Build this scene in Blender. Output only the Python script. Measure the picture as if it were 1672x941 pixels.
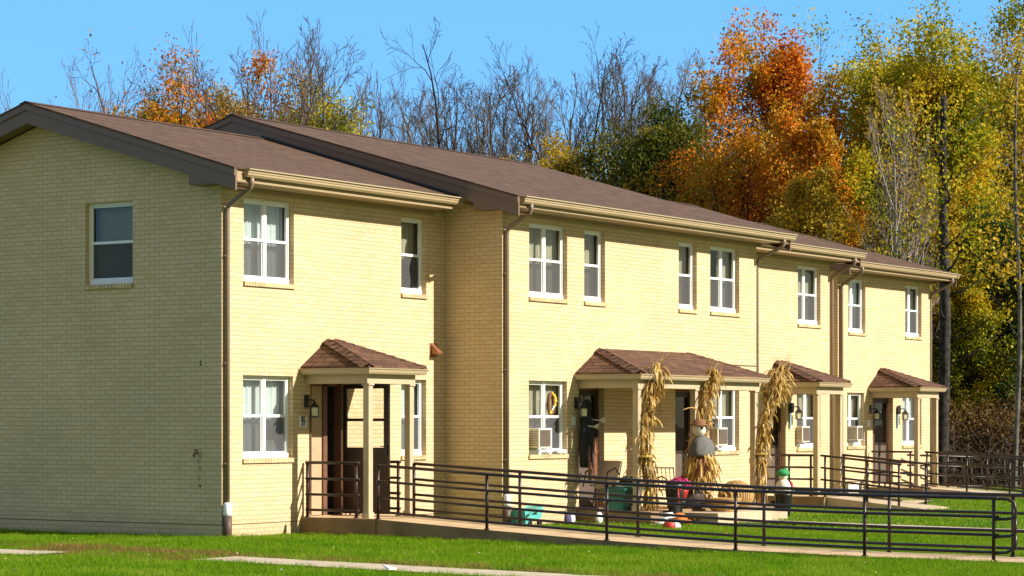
import bpy, math, random
import numpy as np
from mathutils import Vector

C = bpy.context.scene
for o in list(bpy.data.objects): bpy.data.objects.remove(o)
R = math.radians

# ------------------------------------------------------------------ camera
cam_d = bpy.data.cameras.new("camera")
cam = bpy.data.objects.new("camera", cam_d); C.collection.objects.link(cam)
CAM = Vector((-27.703, -23.393, 1.716))
cam.location = CAM
cam.rotation_euler = (R(90), 0, -math.atan2(.8355, .5494))
cam_d.sensor_width = 36; cam_d.lens = 84.94; cam_d.shift_y = 0.1325
cam_d.clip_start = .5; cam_d.clip_end = 3000
C.camera = cam

# ------------------------------------------------------------------ light
SUN_EL = R(31.8)
SUNV = Vector((.286, -.958, 0)).normalized() * math.cos(SUN_EL) + Vector((0, 0, math.sin(SUN_EL)))
W = bpy.data.worlds.new("World"); C.world = W; W.use_nodes = True
nt = W.node_tree; bg = nt.nodes['Background']
sky = nt.nodes.new('ShaderNodeTexSky'); sky.sky_type = 'NISHITA'; sky.sun_disc = False
sky.sun_elevation = SUN_EL; sky.sun_rotation = math.atan2(.286, -.958)
sky.altitude = 300; sky.air_density = 1.0; sky.dust_density = 0.0; sky.ozone_density = 3.0
hs = nt.nodes.new('ShaderNodeHueSaturation'); hs.inputs['Saturation'].default_value = 1.35
clr = nt.nodes.new('ShaderNodeMix'); clr.data_type = 'RGBA'; 
tcw = nt.nodes.new('ShaderNodeTexCoord'); dotn = nt.nodes.new('ShaderNodeVectorMath'); dotn.operation = 'DOT_PRODUCT'
nt.links.new(tcw.outputs['Generated'], dotn.inputs[0]); dotn.inputs[1].default_value = (.25, .97, 0)
mrn = nt.nodes.new('ShaderNodeMapRange'); mrn.inputs[1].default_value = -.25; mrn.inputs[2].default_value = .55; nt.links.new(dotn.outputs['Value'], mrn.inputs[0])
deep = nt.nodes.new('ShaderNodeMix'); deep.data_type = 'RGBA'; nt.links.new(mrn.outputs[0], deep.inputs[0])
deep.inputs[6].default_value = (2.65, 2.36, 1.5, 1)      # thin bright haze on the sun's side
deep.inputs[7].default_value = (1.25, 3.6, 7.0, 1)     # deep clear blue opposite the sun
clr.inputs[0].default_value = .80; nt.links.new(deep.outputs[2], clr.inputs[7])
nt.links.new(sky.outputs[0], hs.inputs['Color']); nt.links.new(hs.outputs[0], clr.inputs[6]); nt.links.new(clr.outputs[2], bg.inputs[0])
bg.inputs[1].default_value = 0.095
sun_d = bpy.data.lights.new("sun", 'SUN'); sun_d.energy = 4.6; sun_d.angle = R(.53)
sun_d.color = (1.0, .93, .82)
sun = bpy.data.objects.new("sun", sun_d); C.collection.objects.link(sun)
sun.rotation_euler = (-SUNV).to_track_quat('-Z', 'Y').to_euler()
sun.location = (10, -40, 40)
C.view_settings.view_transform = 'Standard'; C.view_settings.look = 'None'
C.view_settings.exposure = 0.84; C.view_settings.gamma = 1
C.view_settings.use_curve_mapping = False

# ------------------------------------------------------------------ helpers
def tag(o, label=None, cat=None, group=None, kind=None):
    if label: o['label'] = label
    if cat: o['category'] = cat
    if group: o['group'] = group
    if kind: o['kind'] = kind
    return o
def empty(name, loc, label=None, cat=None, group=None):
    o = bpy.data.objects.new(name, None); C.collection.objects.link(o)
    o.location = loc; o.empty_display_size = .2
    return tag(o, label, cat, group)
def worldloc(o):
    v = Vector((0, 0, 0))
    while o: v += Vector(o.location); o = o.parent
    return v

class MB:
    def __init__(s): s.v = []; s.f = []; s.m = []; s.cur = 0
    def add(s, vs, fs):
        b = len(s.v); s.v += [tuple(p) for p in vs]
        for f in fs: s.f.append([b + i for i in f]); s.m.append(s.cur)
        return s
    def mat(s, i): s.cur = i; return s
    def box(s, x0, x1, y0, y1, z0, z1):
        if x0 > x1: x0, x1 = x1, x0
        if y0 > y1: y0, y1 = y1, y0
        if z0 > z1: z0, z1 = z1, z0
        v = [(x, y, z) for z in (z0, z1) for y in (y0, y1) for x in (x0, x1)]
        return s.add(v, [(0, 2, 3, 1), (4, 5, 7, 6), (0, 1, 5, 4), (1, 3, 7, 5), (3, 2, 6, 7), (2, 0, 4, 6)])
    def poly(s, pts): return s.add(pts, [list(range(len(pts)))])
    def slab(s, pts, off):
        n = len(pts); off = Vector(off)
        b = [tuple(Vector(p) + off) for p in pts]
        return s.add(list(pts) + b, [list(range(n)), list(range(2 * n - 1, n - 1, -1))] + [(i, (i + 1) % n, n + (i + 1) % n, n + i) for i in range(n)])
    def tube(s, pts, r, k=8, cap=True):
        pts = [Vector(p) for p in pts]; n = len(pts)
        rs = r if isinstance(r, (list, tuple)) else [r] * n
        vs = []; up = None
        for i, p in enumerate(pts):
            a = pts[max(0, i - 1)]; b = pts[min(n - 1, i + 1)]
            d = b - a
            if d.length < 1e-9: d = Vector((0, 0, 1))
            d.normalize()
            if up is None or abs(up.dot(d)) > .98:
                up = Vector((0, 0, 1)) if abs(d.z) < .9 else Vector((1, 0, 0))
            x = up.cross(d).normalized(); y = d.cross(x).normalized(); up = y
            for j in range(k):
                t = 2 * math.pi * j / k
                vs.append(p + (x * math.cos(t) + y * math.sin(t)) * rs[i])
        fs = [(i * k + j, i * k + (j + 1) % k, (i + 1) * k + (j + 1) % k, (i + 1) * k + j) for i in range(n - 1) for j in range(k)]
        if cap: fs += [list(range(k))[::-1], [(n - 1) * k + j for j in range(k)]]
        return s.add(vs, fs)
    def lathe(s, c, prof, k=16, sx=1, sy=1, wob=0, seed=0):
        rnd = random.Random(seed); c = Vector(c); vs = []
        for (r, z) in prof:
            for j in range(k):
                t = 2 * math.pi * j / k; q = r * (1 + wob * (rnd.random() - .5))
                vs.append(c + Vector((q * math.cos(t) * sx, q * math.sin(t) * sy, z)))
        n = len(prof)
        fs = [(i * k + j, i * k + (j + 1) % k, (i + 1) * k + (j + 1) % k, (i + 1) * k + j) for i in range(n - 1) for j in range(k)]
        fs += [list(range(k))[::-1], [(n - 1) * k + j for j in range(k)]]
        return s.add(vs, fs)
    def ball(s, c, r, sx=1, sy=1, sz=1, k=14, m=8):
        prof = [(max(1e-3, r * math.sin(math.pi * i / m)), -r * math.cos(math.pi * i / m) * sz) for i in range(m + 1)]
        return s.lathe(c, prof, k, sx, sy)
    def sweep(s, path, prof, closed_prof=True):
        """path: 2D points; prof: (offset to the right-hand/outward side, z). mitred"""
        P = [Vector(p) for p in path]; n = len(P); k = len(prof); vs = []
        for i in range(n):
            ds = []
            if i > 0: ds.append((P[i] - P[i - 1]).normalized())
            if i < n - 1: ds.append((P[i + 1] - P[i]).normalized())
            ns = [Vector((d.y, -d.x)) for d in ds]
            nn = sum(ns, Vector((0, 0)))
            nn.normalize(); sc = 1 / max(.3, nn.dot(ns[0]))
            for (o, z) in prof:
                q = P[i] + nn * o * sc; vs.append((q.x, q.y, z))
        kk = k if closed_prof else k - 1
        fs = [(i * k + j, i * k + (j + 1) % k, (i + 1) * k + (j + 1) % k, (i + 1) * k + j) for i in range(n - 1) for j in range(kk)]
        fs += [list(range(k))[::-1], [(n - 1) * k + j for j in range(k)]]
        return s.add(vs, fs)
    def build(s, name, mats, parent=None, smooth=False, origin=None, bevel=0):
        org = worldloc(parent) if parent else Vector(origin or (0, 0, 0))
        me = bpy.data.meshes.new(name)
        me.from_pydata([tuple(Vector(p) - org) for p in s.v], [], s.f)
        if not isinstance(mats, (list, tuple)): mats = [mats]
        for m in mats: me.materials.append(m)
        me.polygons.foreach_set('material_index', s.m)
        uv = me.uv_layers.new(name='UVMap')
        Z = Vector((0, 0, 1))
        for p in me.polygons:
            n = p.normal
            if abs(n.z) > .985 or n.length < .1: t = Vector((1, 0, 0)); b = Vector((0, 1, 0))
            else:
                t = Z.cross(n).normalized(); b = n.cross(t)
                if b.z < 0: b = -b
            if smooth: p.use_smooth = True
            for li in p.loop_indices:
                w = Vector(s.v[me.loops[li].vertex_index])
                uv.data[li].uv = (w.dot(t), w.dot(b))
        o = bpy.data.objects.new(name, me); C.collection.objects.link(o)
        if parent: o.parent = parent
        else: o.location = org
        if bevel:
            md = o.modifiers.new('bevel', 'BEVEL'); md.width = bevel; md.segments = 2; md.limit_method = 'ANGLE'
        return o

# ------------------------------------------------------------------ materials
MATS = {}
def newmat(name):
    m = bpy.data.materials.new(name); m.use_nodes = True
    t = m.node_tree; b = t.nodes['Principled BSDF']; MATS[name] = m
    return m, t, b
def N(t, k, **kw):
    n = t.nodes.new(k)
    for a, v in kw.items():
        if a.startswith('i_'): n.inputs[a[2:].replace('_', ' ')].default_value = v
        else: setattr(n, a, v)
    return n
def ramp(t, fac, stops):
    r = t.nodes.new('ShaderNodeValToRGB'); e = r.color_ramp.elements
    while len(e) < len(stops): e.new(.5)
    for i, (p, c) in enumerate(stops): e[i].position = p; e[i].color = (*c, 1)
    t.links.new(fac, r.inputs[0]); return r.outputs[0]
def simple(name, col, rough=.6, var=.12, scale=6., metal=0., bump=.0, bscale=60, spec=.4):
    m, t, b = newmat(name)
    tc = N(t, 'ShaderNodeTexCoord'); n = N(t, 'ShaderNodeTexNoise', i_Scale=scale, i_Detail=6.)
    t.links.new(tc.outputs['Object'], n.inputs['Vector'])
    c = ramp(t, n.outputs[0], [(.3, tuple(x * (1 - var) for x in col)), (.7, tuple(min(1, x * (1 + var)) for x in col))])
    t.links.new(c, b.inputs['Base Color'])
    b.inputs['Roughness'].default_value = rough; b.inputs['Metallic'].default_value = metal
    b.inputs['Specular IOR Level'].default_value = spec
    if bump:
        n2 = N(t, 'ShaderNodeTexNoise', i_Scale=bscale, i_Detail=4.); t.links.new(tc.outputs['Object'], n2.inputs['Vector'])
        bp = N(t, 'ShaderNodeBump', i_Strength=bump, i_Distance=.01); t.links.new(n2.outputs[0], bp.inputs['Height'])
        t.links.new(bp.outputs[0], b.inputs['Normal'])
    return m

def brick_mat():
    m, t, b = newmat('buff_brick'); L = t.links.new
    uv = N(t, 'ShaderNodeUVMap'); geo = N(t, 'ShaderNodeNewGeometry')
    # slight wander so that the courses are not ruler straight
    nz = N(t, 'ShaderNodeTexNoise', i_Scale=.9, i_Detail=2.); L(uv.outputs[0], nz.inputs['Vector'])
    ma = N(t, 'ShaderNodeVectorMath', operation='MULTIPLY_ADD'); L(nz.outputs['Color'], ma.inputs[0])
    ma.inputs[1].default_value = (.012, .012, 0); L(uv.outputs[0], ma.inputs[2])
    br = N(t, 'ShaderNodeTexBrick', offset=.5, i_Scale=1., i_Mortar_Size=.0062, i_Mortar_Smooth=.25, i_Bias=-.1, i_Brick_Width=.203, i_Row_Height=.0677)
    L(ma.outputs[0], br.inputs['Vector'])
    br.inputs['Color1'].default_value = (.645, .475, .275, 1); br.inputs['Color2'].default_value = (.745, .575, .36, 1)
    br.inputs['Mortar'].default_value = (.43, .33, .195, 1)
    n1 = N(t, 'ShaderNodeTexNoise', i_Scale=.7, i_Detail=8.); L(uv.outputs[0], n1.inputs['Vector'])
    c1 = ramp(t, n1.outputs[0], [(.3, (.88, .89, .90)), (.7, (1.05, 1.03, 1.0))])
    mx = N(t, 'ShaderNodeMix', data_type='RGBA', blend_type='MULTIPLY'); mx.inputs[0].default_value = 1
    L(br.outputs['Color'], mx.inputs[6]); L(c1, mx.inputs[7])
    # second, shifted brick grid gives some odd coloured bricks
    b2 = N(t, 'ShaderNodeTexBrick', offset=.5, i_Scale=1., i_Mortar_Size=0., i_Bias=-.62, i_Brick_Width=.203, i_Row_Height=.0677)
    L(ma.outputs[0], b2.inputs['Vector'])
    b2.inputs['Color1'].default_value = (1, 1, 1, 1); b2.inputs['Color2'].default_value = (.80, .84, .92, 1)
    m2 = N(t, 'ShaderNodeMix', data_type='RGBA', blend_type='MULTIPLY'); m2.inputs[0].default_value = 1
    L(mx.outputs[2], m2.inputs[6]); L(b2.outputs['Color'], m2.inputs[7])
    # open joint just above the footing and dirt splashed on the lowest courses
    sp = N(t, 'ShaderNodeSeparateXYZ'); L(geo.outputs['Position'], sp.inputs[0])
    a = N(t, 'ShaderNodeMath', operation='SUBTRACT'); L(sp.outputs[2], a.inputs[0]); a.inputs[1].default_value = .203
    ab = N(t, 'ShaderNodeMath', operation='ABSOLUTE'); L(a.outputs[0], ab.inputs[0])
    lt = N(t, 'ShaderNodeMath', operation='LESS_THAN'); L(ab.outputs[0], lt.inputs[0]); lt.inputs[1].default_value = .0075
    m3 = N(t, 'ShaderNodeMix', data_type='RGBA'); L(lt.outputs[0], m3.inputs[0]); L(m2.outputs[2], m3.inputs[6]); m3.inputs[7].default_value = (.13, .09, .05, 1)
    mr = N(t, 'ShaderNodeMapRange'); L(sp.outputs[2], mr.inputs[0])
    mr.inputs[1].default_value = 0; mr.inputs[2].default_value = .45; mr.inputs[3].default_value = .75; mr.inputs[4].default_value = 0
    n3 = N(t, 'ShaderNodeTexNoise', i_Scale=5., i_Detail=6.); L(uv.outputs[0], n3.inputs['Vector'])
    mm = N(t, 'ShaderNodeMath', operation='MULTIPLY', use_clamp=True); L(mr.outputs[0], mm.inputs[0]); L(n3.outputs[0], mm.inputs[1])
    m4 = N(t, 'ShaderNodeMix', data_type='RGBA'); L(mm.outputs[0], m4.inputs[0]); L(m3.outputs[2], m4.inputs[6]); m4.inputs[7].default_value = (.33, .27, .17, 1)
    L(m4.outputs[2], b.inputs['Base Color'])
    b.inputs['Roughness'].default_value = .85; b.inputs['Specular IOR Level'].default_value = .2
    inv = N(t, 'ShaderNodeMath', operation='SUBTRACT'); inv.inputs[0].default_value = 1; L(br.outputs['Fac'], inv.inputs[1])
    n4 = N(t, 'ShaderNodeTexNoise', i_Scale=40., i_Detail=3.); L(uv.outputs[0], n4.inputs['Vector'])
    ad = N(t, 'ShaderNodeMath', operation='MULTIPLY_ADD'); L(n4.outputs[0], ad.inputs[0]); ad.inputs[1].default_value = .25; L(inv.outputs[0], ad.inputs[2])
    bp = N(t, 'ShaderNodeBump', i_Strength=.4, i_Distance=.006); L(ad.outputs[0], bp.inputs['Height']); L(bp.outputs[0], b.inputs['Normal'])
    return m
def shingle_mat(name, c1, c2, c3, bw=.32, rh=.14, ms=.006):
    m, t, b = newmat(name); L = t.links.new
    uv = N(t, 'ShaderNodeUVMap')
    br = N(t, 'ShaderNodeTexBrick', offset=.37, i_Scale=1., i_Mortar_Size=ms, i_Mortar_Smooth=.3, i_Bias=0., i_Brick_Width=bw, i_Row_Height=rh)
    L(uv.outputs[0], br.inputs['Vector'])
    br.inputs['Color1'].default_value = (*c1, 1); br.inputs['Color2'].default_value = (*c2, 1); br.inputs['Mortar'].default_value = (*c3, 1)
    mp = N(t, 'ShaderNodeMapping'); mp.inputs['Scale'].default_value = (1.2, 5, 1); L(uv.outputs[0], mp.inputs[0])
    n = N(t, 'ShaderNodeTexNoise', i_Scale=1.6, i_Detail=8., i_Roughness=.65); L(mp.outputs[0], n.inputs['Vector'])
    c = ramp(t, n.outputs[0], [(.3, (.60, .61, .64)), (.72, (1.42, 1.34, 1.26))])
    mx = N(t, 'ShaderNodeMix', data_type='RGBA', blend_type='MULTIPLY'); mx.inputs[0].default_value = 1
    L(br.outputs['Color'], mx.inputs[6]); L(c, mx.inputs[7])
    n2 = N(t, 'ShaderNodeTexNoise', i_Scale=120., i_Detail=3.); L(uv.outputs[0], n2.inputs['Vector'])
    c2_ = ramp(t, n2.outputs[0], [(.35, (.75, .75, .75)), (.65, (1.25, 1.25, 1.25))])
    m2 = N(t, 'ShaderNodeMix', data_type='RGBA', blend_type='MULTIPLY'); m2.inputs[0].default_value = 1
    L(mx.outputs[2], m2.inputs[6]); L(c2_, m2.inputs[7]); L(m2.outputs[2], b.inputs['Base Color'])
    b.inputs['Roughness'].default_value = .9; b.inputs['Specular IOR Level'].default_value = .25
    inv = N(t, 'ShaderNodeMath', operation='SUBTRACT'); inv.inputs[0].default_value = 1; L(br.outputs['Fac'], inv.inputs[1])
    bp = N(t, 'ShaderNodeBump', i_Strength=.7, i_Distance=.008); L(inv.outputs[0], bp.inputs['Height']); L(bp.outputs[0], b.inputs['Normal'])
    return m
def glass_mat(name, tint=(.75, .8, .8), refl=1.0):
    m = bpy.data.materials.new(name); m.use_nodes = True; t = m.node_tree; t.nodes.clear(); L = t.links.new
    out = N(t, 'ShaderNodeOutputMaterial'); tr = N(t, 'ShaderNodeBsdfTransparent'); tr.inputs[0].default_value = (*tint, 1)
    gl = N(t, 'ShaderNodeBsdfGlossy'); gl.inputs['Roughness'].default_value = .015; gl.inputs[0].default_value = (.95, .97, 1, 1)
    lw = N(t, 'ShaderNodeFresnel'); lw.inputs[0].default_value = 1.5
    nz = N(t, 'ShaderNodeTexNoise', i_Scale=1.3, i_Detail=1.); tc = N(t, 'ShaderNodeTexCoord'); L(tc.outputs['Object'], nz.inputs['Vector'])
    bp = N(t, 'ShaderNodeBump', i_Strength=.12, i_Distance=.02); L(nz.outputs[0], bp.inputs['Height']); L(bp.outputs[0], gl.inputs['Normal'])
    mu = N(t, 'ShaderNodeMath', operation='MULTIPLY', use_clamp=True); L(lw.outputs[0], mu.inputs[0]); mu.inputs[1].default_value = refl
    mx = N(t, 'ShaderNodeMixShader'); L(mu.outputs[0], mx.inputs[0]); L(tr.outputs[0], mx.inputs[1]); L(gl.outputs[0], mx.inputs[2])
    L(mx.outputs[0], out.inputs[0]); return m
def screen_mat():
    m = bpy.data.materials.new('insect_screen'); m.use_nodes = True; t = m.node_tree; t.nodes.clear(); L = t.links.new
    out = N(t, 'ShaderNodeOutputMaterial'); tr = N(t, 'ShaderNodeBsdfTransparent'); df = N(t, 'ShaderNodeBsdfDiffuse'); df.inputs[0].default_value = (.11, .11, .115, 1)
    mx = N(t, 'ShaderNodeMixShader'); mx.inputs[0].default_value = .62
    L(tr.outputs[0], mx.inputs[1]); L(df.outputs[0], mx.inputs[2]); L(mx.outputs[0], out.inputs[0]); return m
def leaf_mat(name, cols, scale=.5, trans=.35):
    """colour differs leaf by leaf and branch by branch"""
    m = bpy.data.materials.new(name); m.use_nodes = True; t = m.node_tree; t.nodes.clear(); L = t.links.new
    out = N(t, 'ShaderNodeOutputMaterial'); geo = N(t, 'ShaderNodeNewGeometry')
    n = N(t, 'ShaderNodeTexNoise', i_Scale=scale, i_Detail=3.); L(geo.outputs['Position'], n.inputs['Vector'])
    m1 = N(t, 'ShaderNodeMath', operation='MULTIPLY_ADD'); L(geo.outputs['Random Per Island'], m1.inputs[0]); m1.inputs[1].default_value = .42
    m0 = N(t, 'ShaderNodeMath', operation='MULTIPLY_ADD'); L(n.outputs[0], m0.inputs[0]); m0.inputs[1].default_value = 1.5; m0.inputs[2].default_value = -.46
    L(m0.outputs[0], m1.inputs[2])
    k = len(cols); c = ramp(t, m1.outputs[0], [(.12 + .76 * i / (k - 1), cc) for i, cc in enumerate(cols)])
    df = N(t, 'ShaderNodeBsdfDiffuse'); L(c, df.inputs[0]); tl = N(t, 'ShaderNodeBsdfTranslucent'); L(c, tl.inputs[0])
    mx = N(t, 'ShaderNodeMixShader'); mx.inputs[0].default_value = trans; L(df.outputs[0], mx.inputs[1]); L(tl.outputs[0], mx.inputs[2])
    gl = N(t, 'ShaderNodeBsdfGlossy'); gl.inputs['Roughness'].default_value = .5
    m2 = N(t, 'ShaderNodeMixShader'); m2.inputs[0].default_value = .012; L(mx.outputs[0], m2.inputs[1]); L(gl.outputs[0], m2.inputs[2])
    L(m2.outputs[0], out.inputs[0]); return m
def ground_mat(name, cols, scale=3., bump=.6):
    m, t, b = newmat(name); L = t.links.new
    geo = N(t, 'ShaderNodeNewGeometry')
    n = N(t, 'ShaderNodeTexNoise', i_Scale=scale, i_Detail=10., i_Roughness=.7); L(geo.outputs['Position'], n.inputs['Vector'])
    k = len(cols); c = ramp(t, n.outputs[0], [(.3 + .4 * i / (k - 1), cc) for i, cc in enumerate(cols)])
    L(c, b.inputs['Base Color']); b.inputs['Roughness'].default_value = .95; b.inputs['Specular IOR Level'].default_value = .1
    n2 = N(t, 'ShaderNodeTexNoise', i_Scale=40., i_Detail=5.); L(geo.outputs['Position'], n2.inputs['Vector'])
    bp = N(t, 'ShaderNodeBump', i_Strength=bump, i_Distance=.02); L(n2.outputs[0], bp.inputs['Height']); L(bp.outputs[0], b.inputs['Normal'])
    return m

M = {}
M['brick'] = brick_mat()
M['shingle'] = shingle_mat('roof_shingle', (.094, .054, .031), (.124, .072, .043), (.052, .032, .020))
M['pshingle'] = shingle_mat('porch_shingle', (.10, .052, .034), (.155, .083, .054), (.025, .015, .011), .34, .125, .011)
M['fascia'] = simple('brown_trim', (.18, .112, .072), .5, .06)
M['cream'] = simple('cream_metal', (.44, .345, .215), .38, .05, spec=.5)
M['guttan'] = simple('tan_gutter_metal', (.36, .27, .15), .38, .08, 1.5, spec=.5)
M['soffit'] = simple('tan_soffit', (.34, .25, .14), .6, .08)
M['creamwood'] = simple('cream_wood', (.47, .375, .245), .55, .08)
M['vinyl'] = simple('white_vinyl', (.80, .80, .80), .4, .03)
M['sillbrick'] = shingle_mat('sill_brick', (.52, .42, .23), (.60, .50, .29), (.27, .22, .14), .068, .5)
M['patch'] = simple('smeared_mortar', (.60, .44, .25), .9, .12, 9, bump=.6)
M['taupe'] = simple('taupe_pipe', (.23, .165, .12), .35, .1, spec=.5)
M['boot'] = simple('brown_boot', (.10, .06, .045), .55, .15)
M['white'] = simple('white_paint', (.75, .76, .76), .5, .05)
M['rail'] = simple('dark_rail_paint', (.030, .013, .010), .38, .35, 14, spec=.5)
M['black'] = simple('black_paint', (.012, .012, .012), .4, .2)
M['doorbrown'] = simple('dark_brown_door', (.028, .016, .011), .4, .25)
M['jamb'] = simple('brown_jamb', (.16, .075, .045), .5, .2)
M['beige'] = simple('beige_panel', (.42, .32, .19), .6, .08)
M['greypanel'] = simple('grey_kickplate', (.12, .092, .072), .35, .12)
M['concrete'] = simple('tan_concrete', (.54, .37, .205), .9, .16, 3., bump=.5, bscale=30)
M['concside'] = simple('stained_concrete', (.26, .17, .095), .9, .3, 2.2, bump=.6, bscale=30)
M['conc2'] = simple('pale_concrete', (.48, .38, .26), .9, .14, 3., bump=.5, bscale=30)
M['glass'] = glass_mat('window_glass'); M['dglass'] = glass_mat('door_glass', (.93, .93, .92), .35)
M['lglass'] = simple('frosted_lantern_glass', (.66, .60, .40), .3, .05)
M['screen'] = screen_mat()
M['curtain'] = simple('curtain_cloth', (.70, .72, .70), .9, .06)
M['curtain2'] = simple('yellowed_curtain_cloth', (.50, .45, .32), .9, .08)
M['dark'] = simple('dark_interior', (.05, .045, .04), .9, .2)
M['inter'] = simple('interior_plaster', (.22, .2, .17), .9, .1)
M['copper'] = simple('copper_hood', (.30, .13, .07), .45, .2, metal=.3)
M['rust'] = simple('rust_stain', (.12, .06, .03), .95, .35, 20)
M['bark'] = simple('grey_bark', (.10, .075, .06), .95, .3, 3., bump=.8, bscale=14)
M['darkbark'] = simple('dark_bark', (.035, .028, .024), .95, .35, 3., bump=.8, bscale=14)
M['palebark'] = simple('pale_mottled_bark', (.26, .235, .20), .9, .5, 4.)
M['wetbark'] = simple('near_black_bark', (.028, .024, .021), .95, .95, 7., bump=1., bscale=10)
M['mottled'] = simple('mottled_bark', (.10, .095, .085), .9, .75, 3.5, bump=.8, bscale=14)
M['bronzebark'] = simple('light_grey_bark', (.17, .15, .13), .95, .3, 3.)

# ------------------------------------------------------------------ terrain
def zt(x, y):
    return -.09 * min(1., max(0., (-y - 1.0) / 8.))
def sheet(name, x0, x1, y0, y1, nx, ny, dz, mat, kind='structure'):
    b = MB(); vs = []
    xs = [x0 + (x1 - x0) * i / nx for i in range(nx + 1)]; ys = [y0 + (y1 - y0) * i / ny for i in range(ny + 1)]
    for y in ys:
        for x in xs: vs.append((x, y, zt(x, y) + dz))
    b.add(vs, [(j * (nx + 1) + i, j * (nx + 1) + i + 1, (j + 1) * (nx + 1) + i + 1, (j + 1) * (nx + 1) + i) for j in range(ny) for i in range(nx)])
    o = b.build(name, mat); tag(o, kind=kind); return o
M['litter'] = ground_mat('leaf_litter', [(.05, .03, .018), (.11, .065, .03), (.16, .09, .035), (.06, .045, .02)], 2.5)
M['turf'] = ground_mat('turf_soil', [(.035, .075, .012), (.055, .12, .015), (.075, .15, .02), (.10, .12, .03)], 1.6)
b = MB(); b.poly([(-900, -900, -.12), (1500, -900, -.12), (1500, 1500, -.12), (-900, 1500, -.12)])
tag(b.build('ground', M['litter']), kind='structure')
sheet('lawn', -60, 33.0, -60, 13, 62, 146, 0.0, M['turf'])
b = MB()
n = 60
pts = [(33 + .5 * math.sin(i * .9) + .3 * math.sin(i * 2.3), -60 + 85 * i / n, zt(0, -60 + 85 * i / n) - .004) for i in range(n + 1)]
b.add(pts + [(90, p[1], p[2]) for p in pts], [(i, i + n + 1, i + n + 2, i + 1) for i in range(n)])
tag(b.build('forest_floor', M['litter']), kind='structure')

# ramp (straight out of the first porch) and paths
RST = [(-1.45, .26), (-3.4, .15), (-5.5, .045), (-7.6, -.03), (-9.5, -.062), (-11.4, -.072), (-18, -.075)]
def rz(y):
    for (a, za), (c, zc) in zip(RST, RST[1:]):
        if y <= a and y >= c: return za + (zc - za) * (y - a) / (c - a)
    return RST[0][1] if y > RST[0][0] else RST[-1][1]
b = MB()
X0, X1 = 1.90, 3.12
vs = []
for (y, z) in RST: vs += [(X0, y, -.2), (X0, y, z), (X1, y, z), (X1, y, -.2)]
for i in range(len(RST) - 1):
    a = 4 * i
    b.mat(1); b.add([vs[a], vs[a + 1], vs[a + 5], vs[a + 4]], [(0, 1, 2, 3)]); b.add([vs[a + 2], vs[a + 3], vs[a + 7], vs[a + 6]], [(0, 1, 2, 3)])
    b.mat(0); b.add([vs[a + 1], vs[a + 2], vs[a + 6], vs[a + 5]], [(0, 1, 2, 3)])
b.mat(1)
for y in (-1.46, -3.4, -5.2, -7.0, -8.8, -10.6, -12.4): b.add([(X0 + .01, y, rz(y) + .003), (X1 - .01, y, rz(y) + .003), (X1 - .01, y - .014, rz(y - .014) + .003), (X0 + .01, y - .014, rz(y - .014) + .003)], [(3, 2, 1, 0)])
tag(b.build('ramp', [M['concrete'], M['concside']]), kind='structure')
sheet('path', 9.85, 10.95, -22, -3.45, 2, 24, .02, M['conc2'])
sheet('sidewalk', -4.38, -3.48, -22, -3.2, 2, 24, .022, M['conc2'])
sheet('sidewalk', -5.02, -4.2, -1.0, 14, 2, 12, .022, M['conc2'])
b = MB(); b.poly([(16.9, -1.75, .02), (17.9, -2.75, .0), (22.2, -1.75, .015), (22.4, -1.15, .02), (19.2, -1.5, .02)])
tag(b.build('path', M['conc2']), kind='structure')
# further ramps
def ramp2(x0, x1, y0, y1, z0, z1):
    b = MB()
    b.add([(x0, y0, -.1), (x1, y0, -.1), (x1, y1, -.12), (x0, y1, -.12), (x0, y0, z0), (x1, y0, z0), (x1, y1, z1), (x0, y1, z1)],
          [(4, 7, 6, 5), (0, 4, 5, 1), (1, 5, 6, 2), (2, 6, 7, 3), (3, 7, 4, 0)])
    tag(b.build('ramp', M['conc2']), kind='structure')
ramp2(17.45, 18.75, -1.45, -3.6, .2, .0)
ramp2(25.1, 26.5, -.3, -3.4, .2, .0)

# ------------------------------------------------------------------ building
B = empty('apartment_building', (0, 0, 0), 'long two storey buff brick row of apartments with brown shingle roofs', 'apartment building')
V1, V2, V3, V4 = 0., -1.156, 0., 1.156
U12, U23, U34, U4a, U4b = 5.82, 14.92, 20.6, 23.43, 28.72
class Fr:  # wall frame: a along wall, d outward
    def __init__(s, kind, c): s.k = kind; s.c = c
    def p(s, a, d, z): return (a, s.c - d, z) if s.k == 'f' else (s.c - d, a, z)
    def box(s, b, a0, a1, d0, d1, z0, z1):
        p = s.p(a0, d0, z0); q = s.p(a1, d1, z1); b.box(p[0], q[0], p[1], q[1], p[2], q[2])
def wall_grid(b, F, a0, a1, z0, z1, ops, depth=.17):
    A = sorted(set([a0, a1] + [x for o in ops for x in o[:2]])); Zs = sorted(set([z0, z1] + [x for o in ops for x in o[2:]]))
    for i in range(len(A) - 1):
        for j in range(len(Zs) - 1):
            ca = (A[i] + A[i + 1]) / 2; cz = (Zs[j] + Zs[j + 1]) / 2
            if any(o[0] < ca < o[1] and o[2] < cz < o[3] for o in ops): continue
            q = [F.p(A[i], 0, Zs[j]), F.p(A[i + 1], 0, Zs[j]), F.p(A[i + 1], 0, Zs[j + 1]), F.p(A[i], 0, Zs[j + 1])]
            b.poly(q if F.k == 'f' else q[::-1])
    for (x0, x1, y0, y1) in ops:
        for (p, q) in (((x0, y0), (x0, y1)), ((x0, y1), (x1, y1)), ((x1, y1), (x1, y0)), ((x1, y0), (x0, y0))):
            b.poly([F.p(p[0], 0, p[1]), F.p(p[0], -depth, p[1]), F.p(q[0], -depth, q[1]), F.p(q[0], 0, q[1])])
HU, SU, HL, SL = 5.13, 3.87, 2.45, 1.19
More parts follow.
